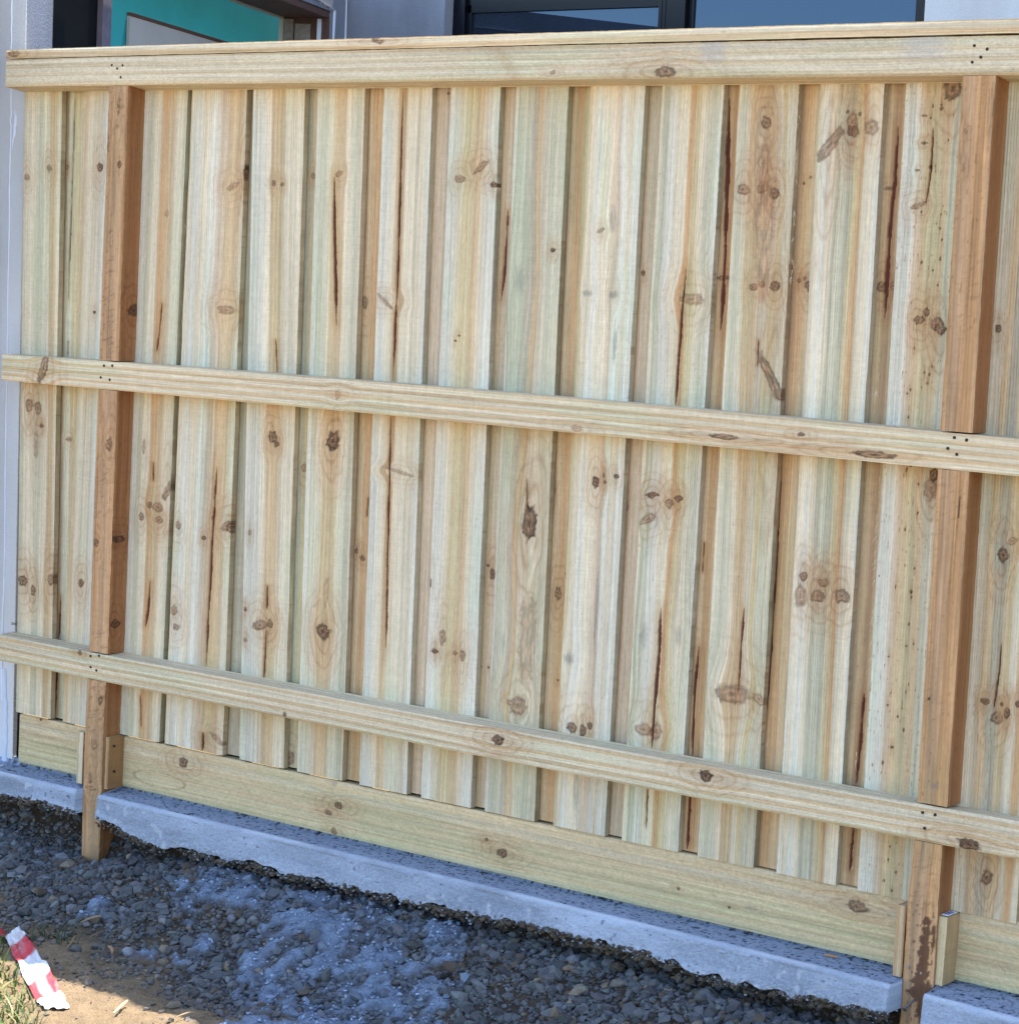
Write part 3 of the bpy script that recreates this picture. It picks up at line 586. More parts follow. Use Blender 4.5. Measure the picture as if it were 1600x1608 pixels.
# bent screw in the muddy foot of the right-hand post
def tube(name, pts, rad, mat, parent, n=10):
    V = []; F = []; pts = np.array(pts)
    for i, p in enumerate(pts):
        d = pts[min(i+1, len(pts)-1)]-pts[max(i-1, 0)]; d = d/np.linalg.norm(d); u = np.cross(d, [0, 0, 1.]); u = u/np.linalg.norm(u); v = np.cross(d, u)
        r = rad[i] if hasattr(rad, '__len__') else rad
        for k in range(n): a = 2*math.pi*k/n; V.append(p+r*(math.cos(a)*u+math.sin(a)*v))
    for i in range(len(pts)-1):
        for k in range(n): F.append((i*n+k, i*n+(k+1) % n, (i+1)*n+(k+1) % n, (i+1)*n+k))
    caps = np.array([list(range(n))[::-1], list(range((len(pts)-1)*n, len(pts)*n))])
    return mesh(name, V, [np.array(F), caps], mat, parent)
a = PY(1437, 1569, RF+.004); b = PY(1421, 1585, RF-.03); dv = (b-a)
tube('screw', [a, a+dv*.9, b, b+dv*.03, b+dv*.06], [.0024, .0024, .0030, .0052, .0050], M_SCREW, post2)
for i, p in enumerate(((1426, 1519), (1446, 1529), (1456, 1565))): disc('nail', PY(*p, RF-.0005), .0028, M_SCREW, post2, seed=40+i)
q = PY(25.5, 980, -.002); tube('nail', [q+[0, .004, 0], q+[0, -.012, .002], q+[0, -.0125, .002], q+[0, -.014, .0022]], [.0018, .0018, .005, .005], M_SCREW, fence)

rs = np.random.default_rng(21); V = []; F = []; Cc = []
for (x0, y0, x1, y1, nn) in ((1256, 140, 1243, 440, 26), (1383, 700, 1366, 1080, 26), (1345, 1180, 1338, 1390, 14), (292, 330, 284, 520, 8), (1383, 560, 1372, 660, 4), (1205, 1130, 1203, 1200, 2)):
    for _ in range(nn):
        t = rs.uniform(); p = PY(x0+(x1-x0)*t, y0+(y1-y0)*t, -.002); L = rs.uniform(.008, .03); a = rs.normal(0, .35); k0 = len(V); wd = rs.uniform(.0003, .0007); cv = rs.normal(0, .4)
        for k in range(5):
            u = k/4; q = p+np.array([math.sin(a+cv*u)*L*u, -.004*math.sin(u*2.5), -math.cos(a+cv*u)*L*u]); V += [q-[wd*(1-u*.8), 0, 0], q+[wd*(1-u*.8), -.0003, 0]]; Cc += [lin((222, 208, 176))]*2
        F += [(k0+2*k, k0+2*k+1, k0+2*k+3, k0+2*k+2) for k in range(4)]
tag(mesh('wood_fibres', V, [np.array(F)], M_UP, fence, np.array(Cc)), kind='stuff')
# ================================================================== CONCRETE STRIP
ZC = -.010
bot = np.array([(p[0], p[2]) for p in [PY(x, y, -.09) for x, y in ((-200, 1215), (0, 1249), (60, 1258), (120, 1276), (165, 1288), (200, 1312), (240, 1328), (300, 1338), (340, 1350), (400, 1357), (440, 1372), (480, 1380), (560, 1394), (620, 1410), (680, 1424), (750, 1438), (800, 1446), (850, 1456), (900, 1468), (960, 1484), (1010, 1494), (1060, 1511), (1110, 1530), (1150, 1541), (1200, 1551), (1260, 1563), (1300, 1568), (1350, 1580), (1400, 1588), (1480, 1620), (1560, 1645))]])
xs = np.arange(-.62, 3.5, .0029); NS = 112
s = np.linspace(0, 1, NS)
Xc = np.repeat(xs[:, None], NS, 1)
yf = np.interp(xs, [0, 1.8, 2.65, 3.05], [-.085, -.088, -.102, -.135])+.004*(fbm(xs*5, 0*xs, 61)-.5)
for xl_, xr_ in ((p1l, p1r), (p2l, p2r)):     # cast round the posts
    a_, b_ = float(xl_(-.05))-.002, float(xr_(-.05))+.007
    nb = .006*(vn(xs*0+3, xs*90, 67)-.5)
    m = (xs > a_-.0+nb*.5)*(xs < b_+nb); yf = np.where(m, .030, yf)
zb = np.interp(xs, bot[:, 0], bot[:, 1])+.018*(vn(xs*26, 0*xs, 62)-.5)+.005*(vn(xs*90, 0*xs, 63)-.5)
R_ = .012
Yc = np.zeros_like(Xc); Zc = np.zeros_like(Xc); s1, s2, s3 = .40, .48, .88
for j, t in enumerate(s):
    if t < s1: Yc[:, j] = .045+(yf+R_-.045)*(t/s1); Zc[:, j] = ZC+.016*sst(.016, .022, Yc[:, j])  # concrete raised under the plinth board to keep sun from leaking through
    elif t < s2: a = (t-s1)/(s2-s1)*math.pi/2; Yc[:, j] = yf+R_-R_*math.sin(a); Zc[:, j] = ZC-R_+R_*math.cos(a)
    elif t < s3: f = (t-s2)/(s3-s2); Yc[:, j] = yf-.006*np.sin(f*math.pi)*0-.006*f; Zc[:, j] = ZC-R_+(zb-ZC+R_)*f
    else: f = (t-s3)/(1-s3); Yc[:, j] = yf-.006+f*(.13)+.01*f; Zc[:, j] = zb-.015*f+.004*math.sin(f*9)
isT = (s < s1)[None, :]*1.; isE = np.exp(-((s-.435)/.022)**2)[None, :]; isF = ((s >= s2) & (s < s3))[None, :]*1.; low = sst(.70, .88, s)[None, :]*(s < .9)
nA = vn(Xc*170+3*vn(Xc*60, Yc*60, 70), Yc*230+Zc*40, 71); nB = vn(Xc*260, Yc*260+Zc*260, 72); nC = fbm(Xc*9, Zc*25, 73, 4); nD = vn(Xc*210, Zc*210+Yc*90, 74)
pit = sst(.60, .78, nA)*isT+sst(.8, .92, nD)*low*.3+sst(.86, .95, vn(Xc*110, Zc*130, 75))*isF*.8*sst(.35, .6, nC)
disp = (.0020*(nB-.5)+.0022*(nA-.5))*isT-.003*pit+.0035*(nD-.5)*low+.0060*(nC-.5)*isF+.0016*(nB-.5)*isF
Zc = Zc+disp*isT*(Yc < .012); Yc = Yc-disp*(1-isT)-.003*(vn(Xc*90, Zc*90, 76)-.5)*low; Zc = Zc+.004*(vn(Xc*45, Xc*0, 79)-.5)*isE
base = lin((160, 170, 186)); C = np.ones(Xc.shape+(3,))*base
C = C*(1+.50*(nC-.5)+.35*(vn(Xc*3, Zc*7, 77)-.5)+.22*(nB-.5))[..., None]
C = mixc(C, lin((146, 156, 174))+0*C, isT*.8+0*Xc); C = mixc(C, lin((52, 56, 66))+0*C, np.clip(pit*isT*.95, 0, 1)); C = mixc(C, lin((192, 198, 208))+0*C, isE*(.25+.75*sst(.35, .6, vn(Xc*12, 0*Xc, 78)))*.7)
C = mixc(C, C*.80, isF*sst(.50, .66, fbm(Xc*2.2, Zc*14+Xc*.5, 171))*.8); C = mixc(C, lin((196, 200, 208))+0*C, isF*sst(.72, .86, vn(Xc*60, Zc*75, 172))*sst(.45, .62, fbm(Xc*6, Zc*9, 173))*.6); C = mixc(C, C*.72, isF*sst(.85, .95, vn(Xc*4.5, Zc*0, 174))*.5)
C = mixc(C, lin((60, 62, 66))+0*C, np.clip(pit*(1-isT)*.7, 0, 1)); C = mixc(C, lin((188, 190, 196))+0*C, low*sst(.6, .85, nB)*.7)
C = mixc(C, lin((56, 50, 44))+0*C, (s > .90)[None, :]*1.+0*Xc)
i = np.arange(Xc.size).reshape(Xc.shape); F = np.stack([i[:-1, :-1], i[1:, :-1], i[1:, 1:], i[:-1, 1:]], -1).reshape(-1, 4)[:, ::-1]
strip = mesh('concrete_strip', np.stack([Xc, Yc, Zc], -1).reshape(-1, 3), [F], M_CONC, None, C.reshape(-1, 3), smooth=[True])
tag(strip, 'long low strip of rough grey concrete under the timber fence', 'concrete footing')

# ================================================================== GROUND
def ground_z(x, y):
    x = np.asarray(x, float); y = np.asarray(y, float); d = -(y+.09)
    near = np.interp(x, [-.5, .0, .30, .40, .6, .9, 1.5, 2.4, 3.2], [-.150, -.168, -.198, -.21, -.155, -.132, -.128, -.138, -.158])
    far = -.255+.01*np.sin(x*3)
    t = sst(-.02, .42, d+.05*(fbm(x*3, y*3, 81)-.5))
    z = near*(1-t)+far*t
    z = z+.030*(fbm(x*5, y*5, 82)-.5)*sst(-.05, .15, d)+.022*(fbm(x*16, y*16, 83)-.5)
    z = z+cem(x, y)*(.010+.018*(fbm(x*28, y*28, 84)-.3))
    z = z+sst(-.055, .05, y)*(-.03-z)  # ground raised out of sight under and behind the strip to block sunlight
    z = np.where(np.abs(x-.9)+np.abs(y) > 8, -.26, z)
    return z
CEM = [(470, 1490, 70, 32), (430, 1530, 55, 45), (560, 1540, 75, 50), (600, 1478, 50, 18), (530, 1590, 90, 36), (320, 1450, 42, 20), (380, 1450, 60, 24), (700, 1545, 34, 24), (640, 1590, 60, 40), (1140, 1600, 60, 30), (300, 1500, 30, 12), (420, 1610, 110, 40), (220, 1495, 26, 9), (150,1440,26,8)]
CEMW = []
for px, py, rx, ry in CEM:
    p = PZ(px, py, -.235); a = PZ(px+rx, py, -.235)-p; b = PZ(px, py+ry, -.235)-p
    Mx = np.linalg.inv(np.array([[a[0], b[0]], [a[1], b[1]]])); CEMW.append((p[0], p[1], Mx))
def cem(x, y):
    m = np.zeros(np.broadcast(x, y).shape); nz = 1.5*(fbm(x*15, y*15, 86)-.5)+.7*(vn(x*55, y*55, 87)-.5)
    for cx, cy, Mx in CEMW:
        u = Mx[0, 0]*(x-cx)+Mx[0, 1]*(y-cy); v = Mx[1, 0]*(x-cx)+Mx[1, 1]*(y-cy); m = np.maximum(m, sst(1.12, .78, np.sqrt(u*u+v*v)+nz))
    return m*(.25+.75*sst(.34, .56, fbm(x*24+7, y*24, 88)))
def axis(lo, hi, st, far, n):
    c = np.arange(lo, hi, st); g = np.geomspace(st, far, n); return np.concatenate([lo-np.cumsum(g)[::-1], c, hi+np.cumsum(g)])
gx = axis(-.5, 3.3, .0062, 60, 26); gy = axis(-1.5, .12, .0062, 60, 26)
GX, GY = np.meshgrid(gx, gy); GZ = ground_z(GX, GY)
dist = np.hypot(GX-1.2, GY+.5)
grit = sst(3.5, 1.5, dist)
GZ = GZ+grit*(.006*(vn(GX*110, GY*110, 90)-.5)+.004*(vn(GX*230, GY*230, 91)-.5))
cm = cem(GX, GY)
# bare brown earth lies towards the bottom left of the view and spreads to the lawn side
ps = PZ(190, 1510, -.25)
def earth_at(x, y): return sst(-.14, .14, (-(y-ps[1])*1.1-(x-ps[0])*.22)+.30*(fbm(x*5, y*5, 92)-.5))
earth = earth_at(GX, GY)
C = np.ones(GX.shape+(3,))*lin((80, 70, 60))
C = C*(1+.6*(fbm(GX*30, GY*30, 93)-.5))[..., None]
C = mixc(C, lin((148, 128, 102))*(1+.7*(fbm(GX*22, GY*22, 94)-.5))[..., None], earth*.95)
C = mixc(C, lin((128, 143, 164))*(1+1.0*(fbm(GX*60, GY*60, 95)-.5))[..., None], cm*.9)
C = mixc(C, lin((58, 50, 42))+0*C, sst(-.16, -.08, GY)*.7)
i = np.arange(GX.size).reshape(GX.shape); F = np.stack([i[:-1, :-1], i[:-1, 1:], i[1:, 1:], i[1:, :-1]], -1).reshape(-1, 4)
g = mesh('ground', np.stack([GX, GY, GZ], -1).reshape(-1, 3), [F], M_SOIL, None, C.reshape(-1, 3), smooth=[True]); tag(g, kind='structure')

# ---- gravel
ph_ = (1+5**.5)/2
ico = np.array([(-1, ph_, 0), (1, ph_, 0), (-1, -ph_, 0), (1, -ph_, 0), (0, -1, ph_), (0, 1, ph_), (0, -1, -ph_), (0, 1, -ph_), (ph_, 0, -1), (ph_, 0, 1), (-ph_, 0, -1), (-ph_, 0, 1)])/math.hypot(1, ph_)
icf = np.array([(0, 11, 5), (0, 5, 1), (0, 1, 7), (0, 7, 10), (0, 10, 11), (1, 5, 9), (5, 11, 4), (11, 10, 2), (10, 7, 6), (7, 1, 8), (3, 9, 4), (3, 4, 2), (3, 2, 6), (3, 6, 8), (3, 8, 9), (4, 9, 5), (2, 4, 11), (6, 2, 10), (8, 6, 7), (9, 8, 1)])
rng = np.random.default_rng(7)
def stones(name, x, y, r, mat, tones, lift=.25, seedz=None, flat=.65):
    n = len(x); V = ico[None]*(1+rng.uniform(-.36, .34, (n, 12, 1)))
    V = V*np.stack([rng.uniform(.8, 1.35, n), rng.uniform(.7, 1.1, n), rng.uniform(flat-.2, flat+.2, n)], -1)[:, None]
    a = rng.uniform(0, 2*math.pi, n); tx = rng.normal(0, .35, n); ty = rng.normal(0, .35, n)
    ca, sa = np.cos(a)[:, None], np.sin(a)[:, None]
    X = V[..., 0]*ca-V[..., 1]*sa; Y = V[..., 0]*sa+V[..., 1]*ca; Z = V[..., 2]
    Z, X = Z*np.cos(tx)[:, None]+X*np.sin(tx)[:, None], X*np.cos(tx)[:, None]-Z*np.sin(tx)[:, None]
    Z, Y = Z*np.cos(ty)[:, None]+Y*np.sin(ty)[:, None], Y*np.cos(ty)[:, None]-Z*np.sin(ty)[:, None]
    z0 = ground_z(x, y) if seedz is None else seedz
    P = np.stack([X, Y, Z], -1)*r[:, None, None]+np.stack([x, y, z0+r*lift], -1)[:, None]
    F = (icf[None]+(np.arange(n)*12)[:, None, None]).reshape(-1, 3)
    C = np.repeat(tones[:, None], 12, 1)*(1+rng.uniform(-.08, .08, (n, 12, 1)))
    return mesh(name, P.reshape(-1, 3), [F], mat, None, C.reshape(-1, 3))
N = 130000
x = rng.uniform(-.55, 3.3, N); y = rng.uniform(-1.25, .06, N)
cmv = cem(x, y); ev = earth_at(x, y); bare = sst(.45, .62, fbm(x*7, y*7, 97))
keep = rng.uniform(0, 1, N) > np.clip(cmv*.86+ev*.84+bare*.42, 0, .975)
# keep clear of the posts
for xl_, xr_ in ((p1l, p1r), (p2l, p2r)): keep &= ~((x > float(xl_(-.2))-.008) & (x < float(xr_(-.2))+.008) & (y > RF-.008))
x, y, cmv, ev = x[keep], y[keep], cmv[keep], ev[keep]; n = len(x)
r = np.exp(rng.normal(math.log(.0043), .60, n)); r = np.clip(r, .0018, .021)*(1-.35*ev)*(1-.3*cmv)
tones = lin((86, 87, 89))[None]*np.exp(rng.normal(0, .28, n))[:, None]*(1+rng.normal(0, .025, (n, 3)))
tan = rng.uniform(0, 1, n) < .05; tones[tan] = lin((122, 110, 94))*np.exp(rng.normal(0, .2, tan.sum()))[:, None]
br = rng.uniform(0, 1, n) < .12; tones[br] = lin((86, 76, 66))
tones = tones*(1-cmv[:, None]*.8)+lin((120, 138, 162))*cmv[:, None]*.8
tones = tones*(1-ev[:, None]*.35)+lin((140, 118, 92))*ev[:, None]*.35
gr = stones('gravel', x, y, r, M_STONE, tones); tag(gr, 'loose grey crushed gravel banked below the concrete strip', 'gravel', kind='stuff')
# crumbs of cement on the dumped slurry and along the strip's lower edge
N = 9000; x = rng.uniform(.6, 2.9, N); y = rng.uniform(-1.1, -.1, N); k = cem(x, y) > rng.uniform(.2, 1, N); x, y = x[k], y[k]; n = len(x)
cr = stones('cement_crumbs', x, y, rng.uniform(.0018, .0052, n), M_STONE, lin((134, 148, 168))[None]*np.exp(rng.normal(0, .2, n))[:, None], lift=.7); tag(cr, 'pale spilled cement crumbs lying in patches on the gravel', 'cement', kind='stuff')
n = 5200; x = rng.uniform(-.5, 3.2, n); zz = np.interp(x, bot[:, 0], bot[:, 1])-np.abs(rng.normal(.002, .009, n))+.003; yy = np.interp(x, xs, yf)+rng.uniform(-.008, .006, n)
k = np.interp(x, xs, yf) < 0; k &= fbm(x*7, 0*x, 191)+.25*rng.uniform(-1, 1, n) > .46; x, yy, zz = x[k], yy[k], zz[k]; n = len(x); dk = rng.uniform(0, 1, n) < .60
tn = np.where(dk[:, None], lin((84, 74, 62))[None], lin((140, 148, 160))[None])*np.exp(rng.normal(0, .2, n))[:, None]
eg = stones('edge_grit', x, yy, np.where(dk, rng.uniform(.002, .0085, n), rng.uniform(.0015, .004, n)), M_STONE, tn, lift=0, seedz=zz); tag(eg, 'coarse grit clinging to the ragged lower edge of the concrete strip', 'grit', kind='stuff')
# a few bigger cobbles that stand out
for j, (px, py, rr_, col) in enumerate([(928, 1520, .020, (132, 130, 124)), (970, 1562, .018, (104, 100, 94)), (1085, 1555, .030, (112, 116, 128)), (890, 1540, .015, (122, 104, 84)), (500, 1365, .013, (122, 118, 108)), (1210, 1575, .019, (84, 78, 70)), (118, 1492, .015, (92, 88, 84)), (200, 1497, .016, (132, 134, 140)), (910, 1585, .018, (118, 112, 100))]):
    p = PZ(px, py, -.20 if py > 1500 else -.17)
    for _ in range(4): p = PZ(px, py, float(ground_z(p[0], p[1]))+rr_*.3)
    me = bpy.data.meshes.new('cobble'); 
    import bmesh
    bm = bmesh.new(); bmesh.ops.create_icosphere(bm, subdivisions=3, radius=rr_)
    rs = np.random.default_rng(50+j); ax = rs.uniform(.7, 1.25, 3); ax[2] *= .72
    dirs = rs.normal(size=(7, 3)); dirs /= np.linalg.norm(dirs, axis=1)[:, None]
    for v in bm.verts:
        q = np.array(v.co)
        for d_ in dirs:
            h = q@d_-rr_*.72
            if h > 0: q = q-d_*h*.85
        v.co = (q*ax).tolist()
    bm.to_mesh(me); bm.free(); me.materials.append(plain('cobble_stone', col, .8, 0, .3, 90, .3, .002)); me.polygons.foreach_set('use_smooth', [True]*len(me.polygons))
    o = bpy.data.objects.new('cobble', me); COL.objects.link(o); o.location = (p[0], p[1], float(ground_z(p[0], p[1]))+rr_*.35); o.rotation_euler = (0, 0, rs.uniform(0, 6))
    tag(o, ['pale flattish cobble right of the cement patch, below the concrete strip', 'brownish cobble lying under the pale flattish one', 'largest rounded blue-grey cobble, just below the strip right of the middle', 'small tan cobble beside the pale flattish one', 'small pale cobble tucked against the lower edge of the strip', 'dark brown cobble half buried near the right-hand post', 'dark lump of stone right of the striped tape', 'light bluish stone on the bare earth right of the tape', 'greyish tan cobble at the bottom of the gravel, right of the middle'][j], 'stone', 'cobbles standing out of the gravel')

# ================================================================== HAZARD TAPE
ctr = [((8, 1469), (30, 1453)), ((14, 1478), (39, 1459)), ((19, 1490), (46, 1470)), ((26, 1503), (54, 1482)), ((33, 1516), (63, 1494)), ((38, 1527), (72, 1508)), ((44, 1540), (82, 1522)), ((50, 1549), (90, 1534)), ((57, 1560), (97, 1547)), ((63, 1570), (104, 1556)), ((70, 1580), (110, 1570))]
L_ = np.array([PZ(*a, -.235)[:2] for a, b in ctr]); Rr = np.array([PZ(*b, -.235)[:2] for a, b in ctr])
nl, nw = 120, 22; tl_ = np.linspace(0, len(ctr)-1, nl); LL = np.stack([np.interp(tl_, range(len(ctr)), L_[:, k]) for k in (0, 1)], -1); RR = np.stack([np.interp(tl_, range(len(ctr)), Rr[:, k]) for k in (0, 1)], -1)
tw = np.linspace(0, 1, nw); Pp = LL[:, None]*(1-tw[None, :, None])+RR[:, None]*tw[None, :, None]; U = np.repeat((tl_/(len(ctr)-1))[:, None], nw, 1); Wd = np.repeat(tw[None], nl, 0)
Zt = np.minimum(np.maximum.reduce([ground_z(Pp[..., 0]+dx, Pp[..., 1]+dy) for dx in (-.01, 0, .01) for dy in (-.01, 0, .01)]), -.20)+.007+.003*np.sin(U*22+Wd*3)+.008*(fbm(U*7, Wd*3, 99)-.5)+.006*(vn(U*22, Wd*8, 98)-.5)
Cw = lin((232, 232, 236)); Cr = lin((205, 62, 74))
dirt_ = 1
red = sst(.13, .145, U)*sst(.345, .33, U)+sst(.60, .615, U+.04*Wd)*sst(.82, .80, U+.04*Wd+.05*(vn(U*30, Wd*6, 5)-.5))*(1-.75*sst(.25, .4, Wd)*sst(.80, .62, Wd))
C = mixc(Cw+0*np.ones(U.shape+(3,)), Cr+0*np.ones(U.shape+(3,)), np.clip(red, 0, 1))
C = mixc(C, lin((170, 160, 150))+0*C, sst(.55, .8, fbm(U*9, Wd*5, 44))*.5); C = mixc(C, C*.82, sst(.6, .9, vn(U*60+Wd*9, Wd*3, 46))*.5)
i = np.arange(nl*nw).reshape(nl, nw); F = np.stack([i[:-1, :-1], i[:-1, 1:], i[1:, 1:], i[1:, :-1]], -1).reshape(-1, 4)
V = np.stack([Pp[..., 0], Pp[..., 1], Zt], -1)
jag_ = (.006*(vn(Wd[-1]*7, 0*Wd[-1], 12)))[:, None]*(V[-1]-V[-4])/np.linalg.norm(V[-1]-V[-4], axis=1)[:, None]; V[-1] += jag_
tape = tag(empty('barrier_tape', tuple(V[0, 0])), 'torn length of red and white striped barrier tape on the ground beside the grass', 'tape')
tp = mesh('tape_strip', V.reshape(-1, 3), [F], M_TAPE, tape, C.reshape(-1, 3), smooth=[True]); m = tp.modifiers.new('solid', 'SOLIDIFY'); m.thickness = .0006
# folded red tail
a = V[0, 3]; b = V[1, 16]; e = PZ(-14, 1462, -.22); e2 = PZ(-12, 1475, -.22)
mesh('folded_tail', [a+[0, 0, .002], V[2, 2]+[0, 0, .003], e2+[0, 0, .01], e+[0, 0, .015], (a+e)/2+[0, 0, .016], (V[2, 2]+e2)/2+[0, 0, .006]], [np.array([(0, 1, 5, 4), (4, 5, 2, 3)])], M_TAPE, tape, np.tile(Cr, (6, 1)), smooth=[True]).modifiers.new('solid', 'SOLIDIFY').thickness = .0006

# ================================================================== GRASS, TWIGS
def blades(name, pts, hmin, hmax, tonef, seed, label):
    rs = np.random.default_rng(seed); V = []; F = []; Cc = []
    for (x, y) in pts:
        h = rs.uniform(hmin, hmax); a = rs.uniform(0, 2*math.pi); lean = rs.uniform(.3, 1.5)*h; wd = rs.uniform(.0012, .0028); z = float(ground_z(x, y))-.003
        c = tonef(rs); n = len(V)
        for k in range(5):
            t = k/4; ww = wd*(1-t**2.2)+.0001
            px, py, pz = x+math.cos(a)*lean*t*t, y+math.sin(a)*lean*t*t, z+h*(t-.28*t*t*lean/h)
            V += [(px-math.sin(a)*ww, py+math.cos(a)*ww, pz), (px+math.sin(a)*ww, py-math.cos(a)*ww, pz)]; Cc += [c*(1-.2*t), c*(1-.2*t)]
        F += [(n+2*k, n+2*k+1, n+2*k+3, n+2*k+2) for k in range(4)]
    o = mesh(name, V, [np.array(F)], M_GRASS, None, np.array(Cc), smooth=[True]); tag(o, label, 'grass', kind='stuff'); return o
rs = np.random.default_rng(3); pts = []
while len(pts) < 900:
    px, py = rs.uniform(-110, 62), rs.uniform(1470, 1700); p = PZ(px, py, -.25)
    lim = 8+max(0, (py-1490))*.42
    if px < lim*(.5+1.0*float(fbm(np.array(p[0]*25), np.array(p[1]*25), 5))): pts.append((p[0], p[1]))
def tone(r_): 
    return lin([(96, 124, 52), (74, 100, 44), (140, 146, 84), (172, 158, 112), (60, 84, 40)][r_.integers(0, 5)])*r_.uniform(.7, 1.2)
blades('grass', pts, .02, .07, tone, 8, 'scrubby green and straw coloured grass at the lower left beside the tape')
pts = [tuple(PZ(70+rs.uniform(-24, 60), 1466+rs.uniform(-8, 12), -.24)[:2]) for _ in range(46)]
blades('weed_blades', pts, .02, .05, lambda r_: lin((58, 72, 44))*r_.uniform(.7, 1.1), 9, 'dark green weed blades lying on the gravel in shade right of the tape')
def twig(px, py, qx, qy, r_, col, label, bend=.006):
    a = PZ(px, py, -.245); b = PZ(qx, qy, -.245)
    for _ in range(3): a = PZ(px, py, float(ground_z(a[0], a[1]))+.012); b = PZ(qx, qy, float(ground_z(b[0], b[1]))+.012)
    mpt = (a+b)/2+[bend*.5, bend, bend]; ts = np.linspace(0, 1, 9)[:, None]; pp = a*(1-ts)**2+2*mpt*ts*(1-ts)+b*ts**2
    o = tube('twig', pp, [r_*(.6+.5*math.sin(math.pi*t)) for t in np.linspace(0, 1, 9)], plain('twig_bark', col, .8, 0, .2, 200, .2), None, 7); tag(o, label, 'twig', 'twigs and straws on the ground')
twig(127, 1449, 157, 1439, .0028, (150, 128, 104), 'pale straw lying on the gravel above the weed blades'); twig(170, 1487, 176, 1497, .004, (150, 122, 98), 'short thick chip of twig on the bare earth')
twig(178, 1592, 200, 1572, .0035, (190, 176, 140), 'curled pale straw lying in the sunlit earth'); twig(139, 1474, 160, 1464, .002, (120, 104, 84), 'thin twig beside the dark lump of stone')
twig(276, 1598, 305, 1590, .0016, (170, 150, 120), 'very thin straw lying across the edge of the fence shadow'); twig(105, 1490, 118, 1470, .002, (140, 122, 92), 'bent straw curling up beside the dark lump of stone')
p = PY(1305, 1501, -.05); p = PZ(1305, 1501, ZC+.004)
o = boxes('wood_chip', [(-.014, .014, -.003, .003, 0, .003)], plain('chip_wood', (196, 140, 96), .7), None, .0006); o.location = (p[0], p[1], ZC+.002); o.rotation_euler = (.1, .1, .5); tag(o, 'orange wood shaving lying on top of the concrete strip near the right post', 'wood chip')

# ================================================================== HOUSE
house = tag(empty('rendered_house', (0, .6, -.3)), 'pale grey rendered house behind the fence with a dark framed window', 'house')
def wallmat(name, rgb, amp=.14):
    m, t, b = newmat(name); N = t.nodes; L = t.links; tc = N.new('ShaderNodeTexCoord')
    n1 = N.new('ShaderNodeTexNoise'); n1.inputs['Scale'].default_value = 3.5; n1.inputs['Detail'].default_value = 7; n1.inputs['Roughness'].default_value = .6
    n2 = N.new('ShaderNodeTexNoise'); n2.inputs['Scale'].default_value = 160; n2.inputs['Detail'].default_value = 3
    mp = N.new('ShaderNodeMapping'); mp.inputs['Scale'].default_value = (1, 1, .35); L.new(tc.outputs['Object'], mp.inputs[0]); L.new(mp.outputs[0], n1.inputs['Vector']); L.new(tc.outputs['Object'], n2.inputs['Vector'])
    cr_ = N.new('ShaderNodeValToRGB'); c = lin(rgb); e = cr_.color_ramp.elements; e[0].position = .3; e[1].position = .7; e[0].color = (*(c*(1-amp*1.6)*np.array([1, .98, .95])), 1); e[1].color = (*(c*(1+amp)), 1)
    L.new(n1.outputs['Fac'], cr_.inputs[0]); L.new(cr_.outputs[0], b.inputs['Base Color']); bp = N.new('ShaderNodeBump'); bp.inputs['Distance'].default_value = .0015; L.new(n2.outputs['Fac'], bp.inputs['Height']); L.new(bp.outputs[0], b.inputs['Normal'])
    b.inputs['Roughness'].default_value = .9; b.inputs['Specular IOR Level'].default_value = .15; return m
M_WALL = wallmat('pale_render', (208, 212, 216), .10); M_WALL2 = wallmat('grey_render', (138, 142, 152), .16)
HT = 2.9; HT2 = 2.47; YW0 = .020
XW = PY(40.5, 60, YW0)[0]                     # outer corner of the wing
# the wing's side wall runs back from that corner at a slant
DV = ray(1750, 491); DV = np.array([DV[0], DV[1]])/math.hypot(DV[0], DV[1]); NV = np.array([DV[1], -DV[0]])
def SW(px, py, off=0.):
    """pixel -> (distance along the side wall, height) on the plane standing `off` proud of it"""
    d = ray(px, py); o_ = np.array([XW, YW0])+NV*off
    t = ((o_-CAM[:2])@NV)/(d[:2]@NV); p = CAM+d*t; return (p[:2]-o_)@DV, p[2]
def WP(u, n, z): q = np.array([XW, YW0])+DV*u+NV*n; return np.array([q[0], q[1], z])
def sboxes(name, lst, mat, parent=None):
    """boxes in side-wall coordinates: along, outward, up"""
    V = []; F = []
    for u0, u1, n0, n1, z0, z1 in lst:
        k = len(V); V += [WP(u0, n0, z0), WP(u0, n1, z0), WP(u1, n1, z0), WP(u1, n0, z0), WP(u0, n0, z1), WP(u0, n1, z1), WP(u1, n1, z1), WP(u1, n0, z1)]; F.append(BOXF+k)
    return mesh(name, V, [np.concatenate(F)[:, ::1]], mat, parent)
u82 = SW(82, 70)[0]; uj = SW(519, 60)[0]; uc = SW(543, 40)[0]; zh = SW(515, 15)[1]
cp = WP(uc, 0, 0); XC, yc = cp[0], cp[1]
# depth of the lined reveal: where pixel column 440 meets the line of the far jamb
d = ray(440, 60); A_ = np.array([[NV[0], -d[0]], [NV[1], -d[1]]]); rhs = CAM[:2]-np.array([XW, YW0])-DV*uj; NI = np.linalg.solve(A_, rhs)[0]
def jn(px): d = ray(px, 60); A_ = np.array([[NV[0], -d[0]], [NV[1], -d[1]]]); return np.linalg.solve(A_, CAM[:2]-np.array([XW, YW0])-DV*(uj-.013))[0]
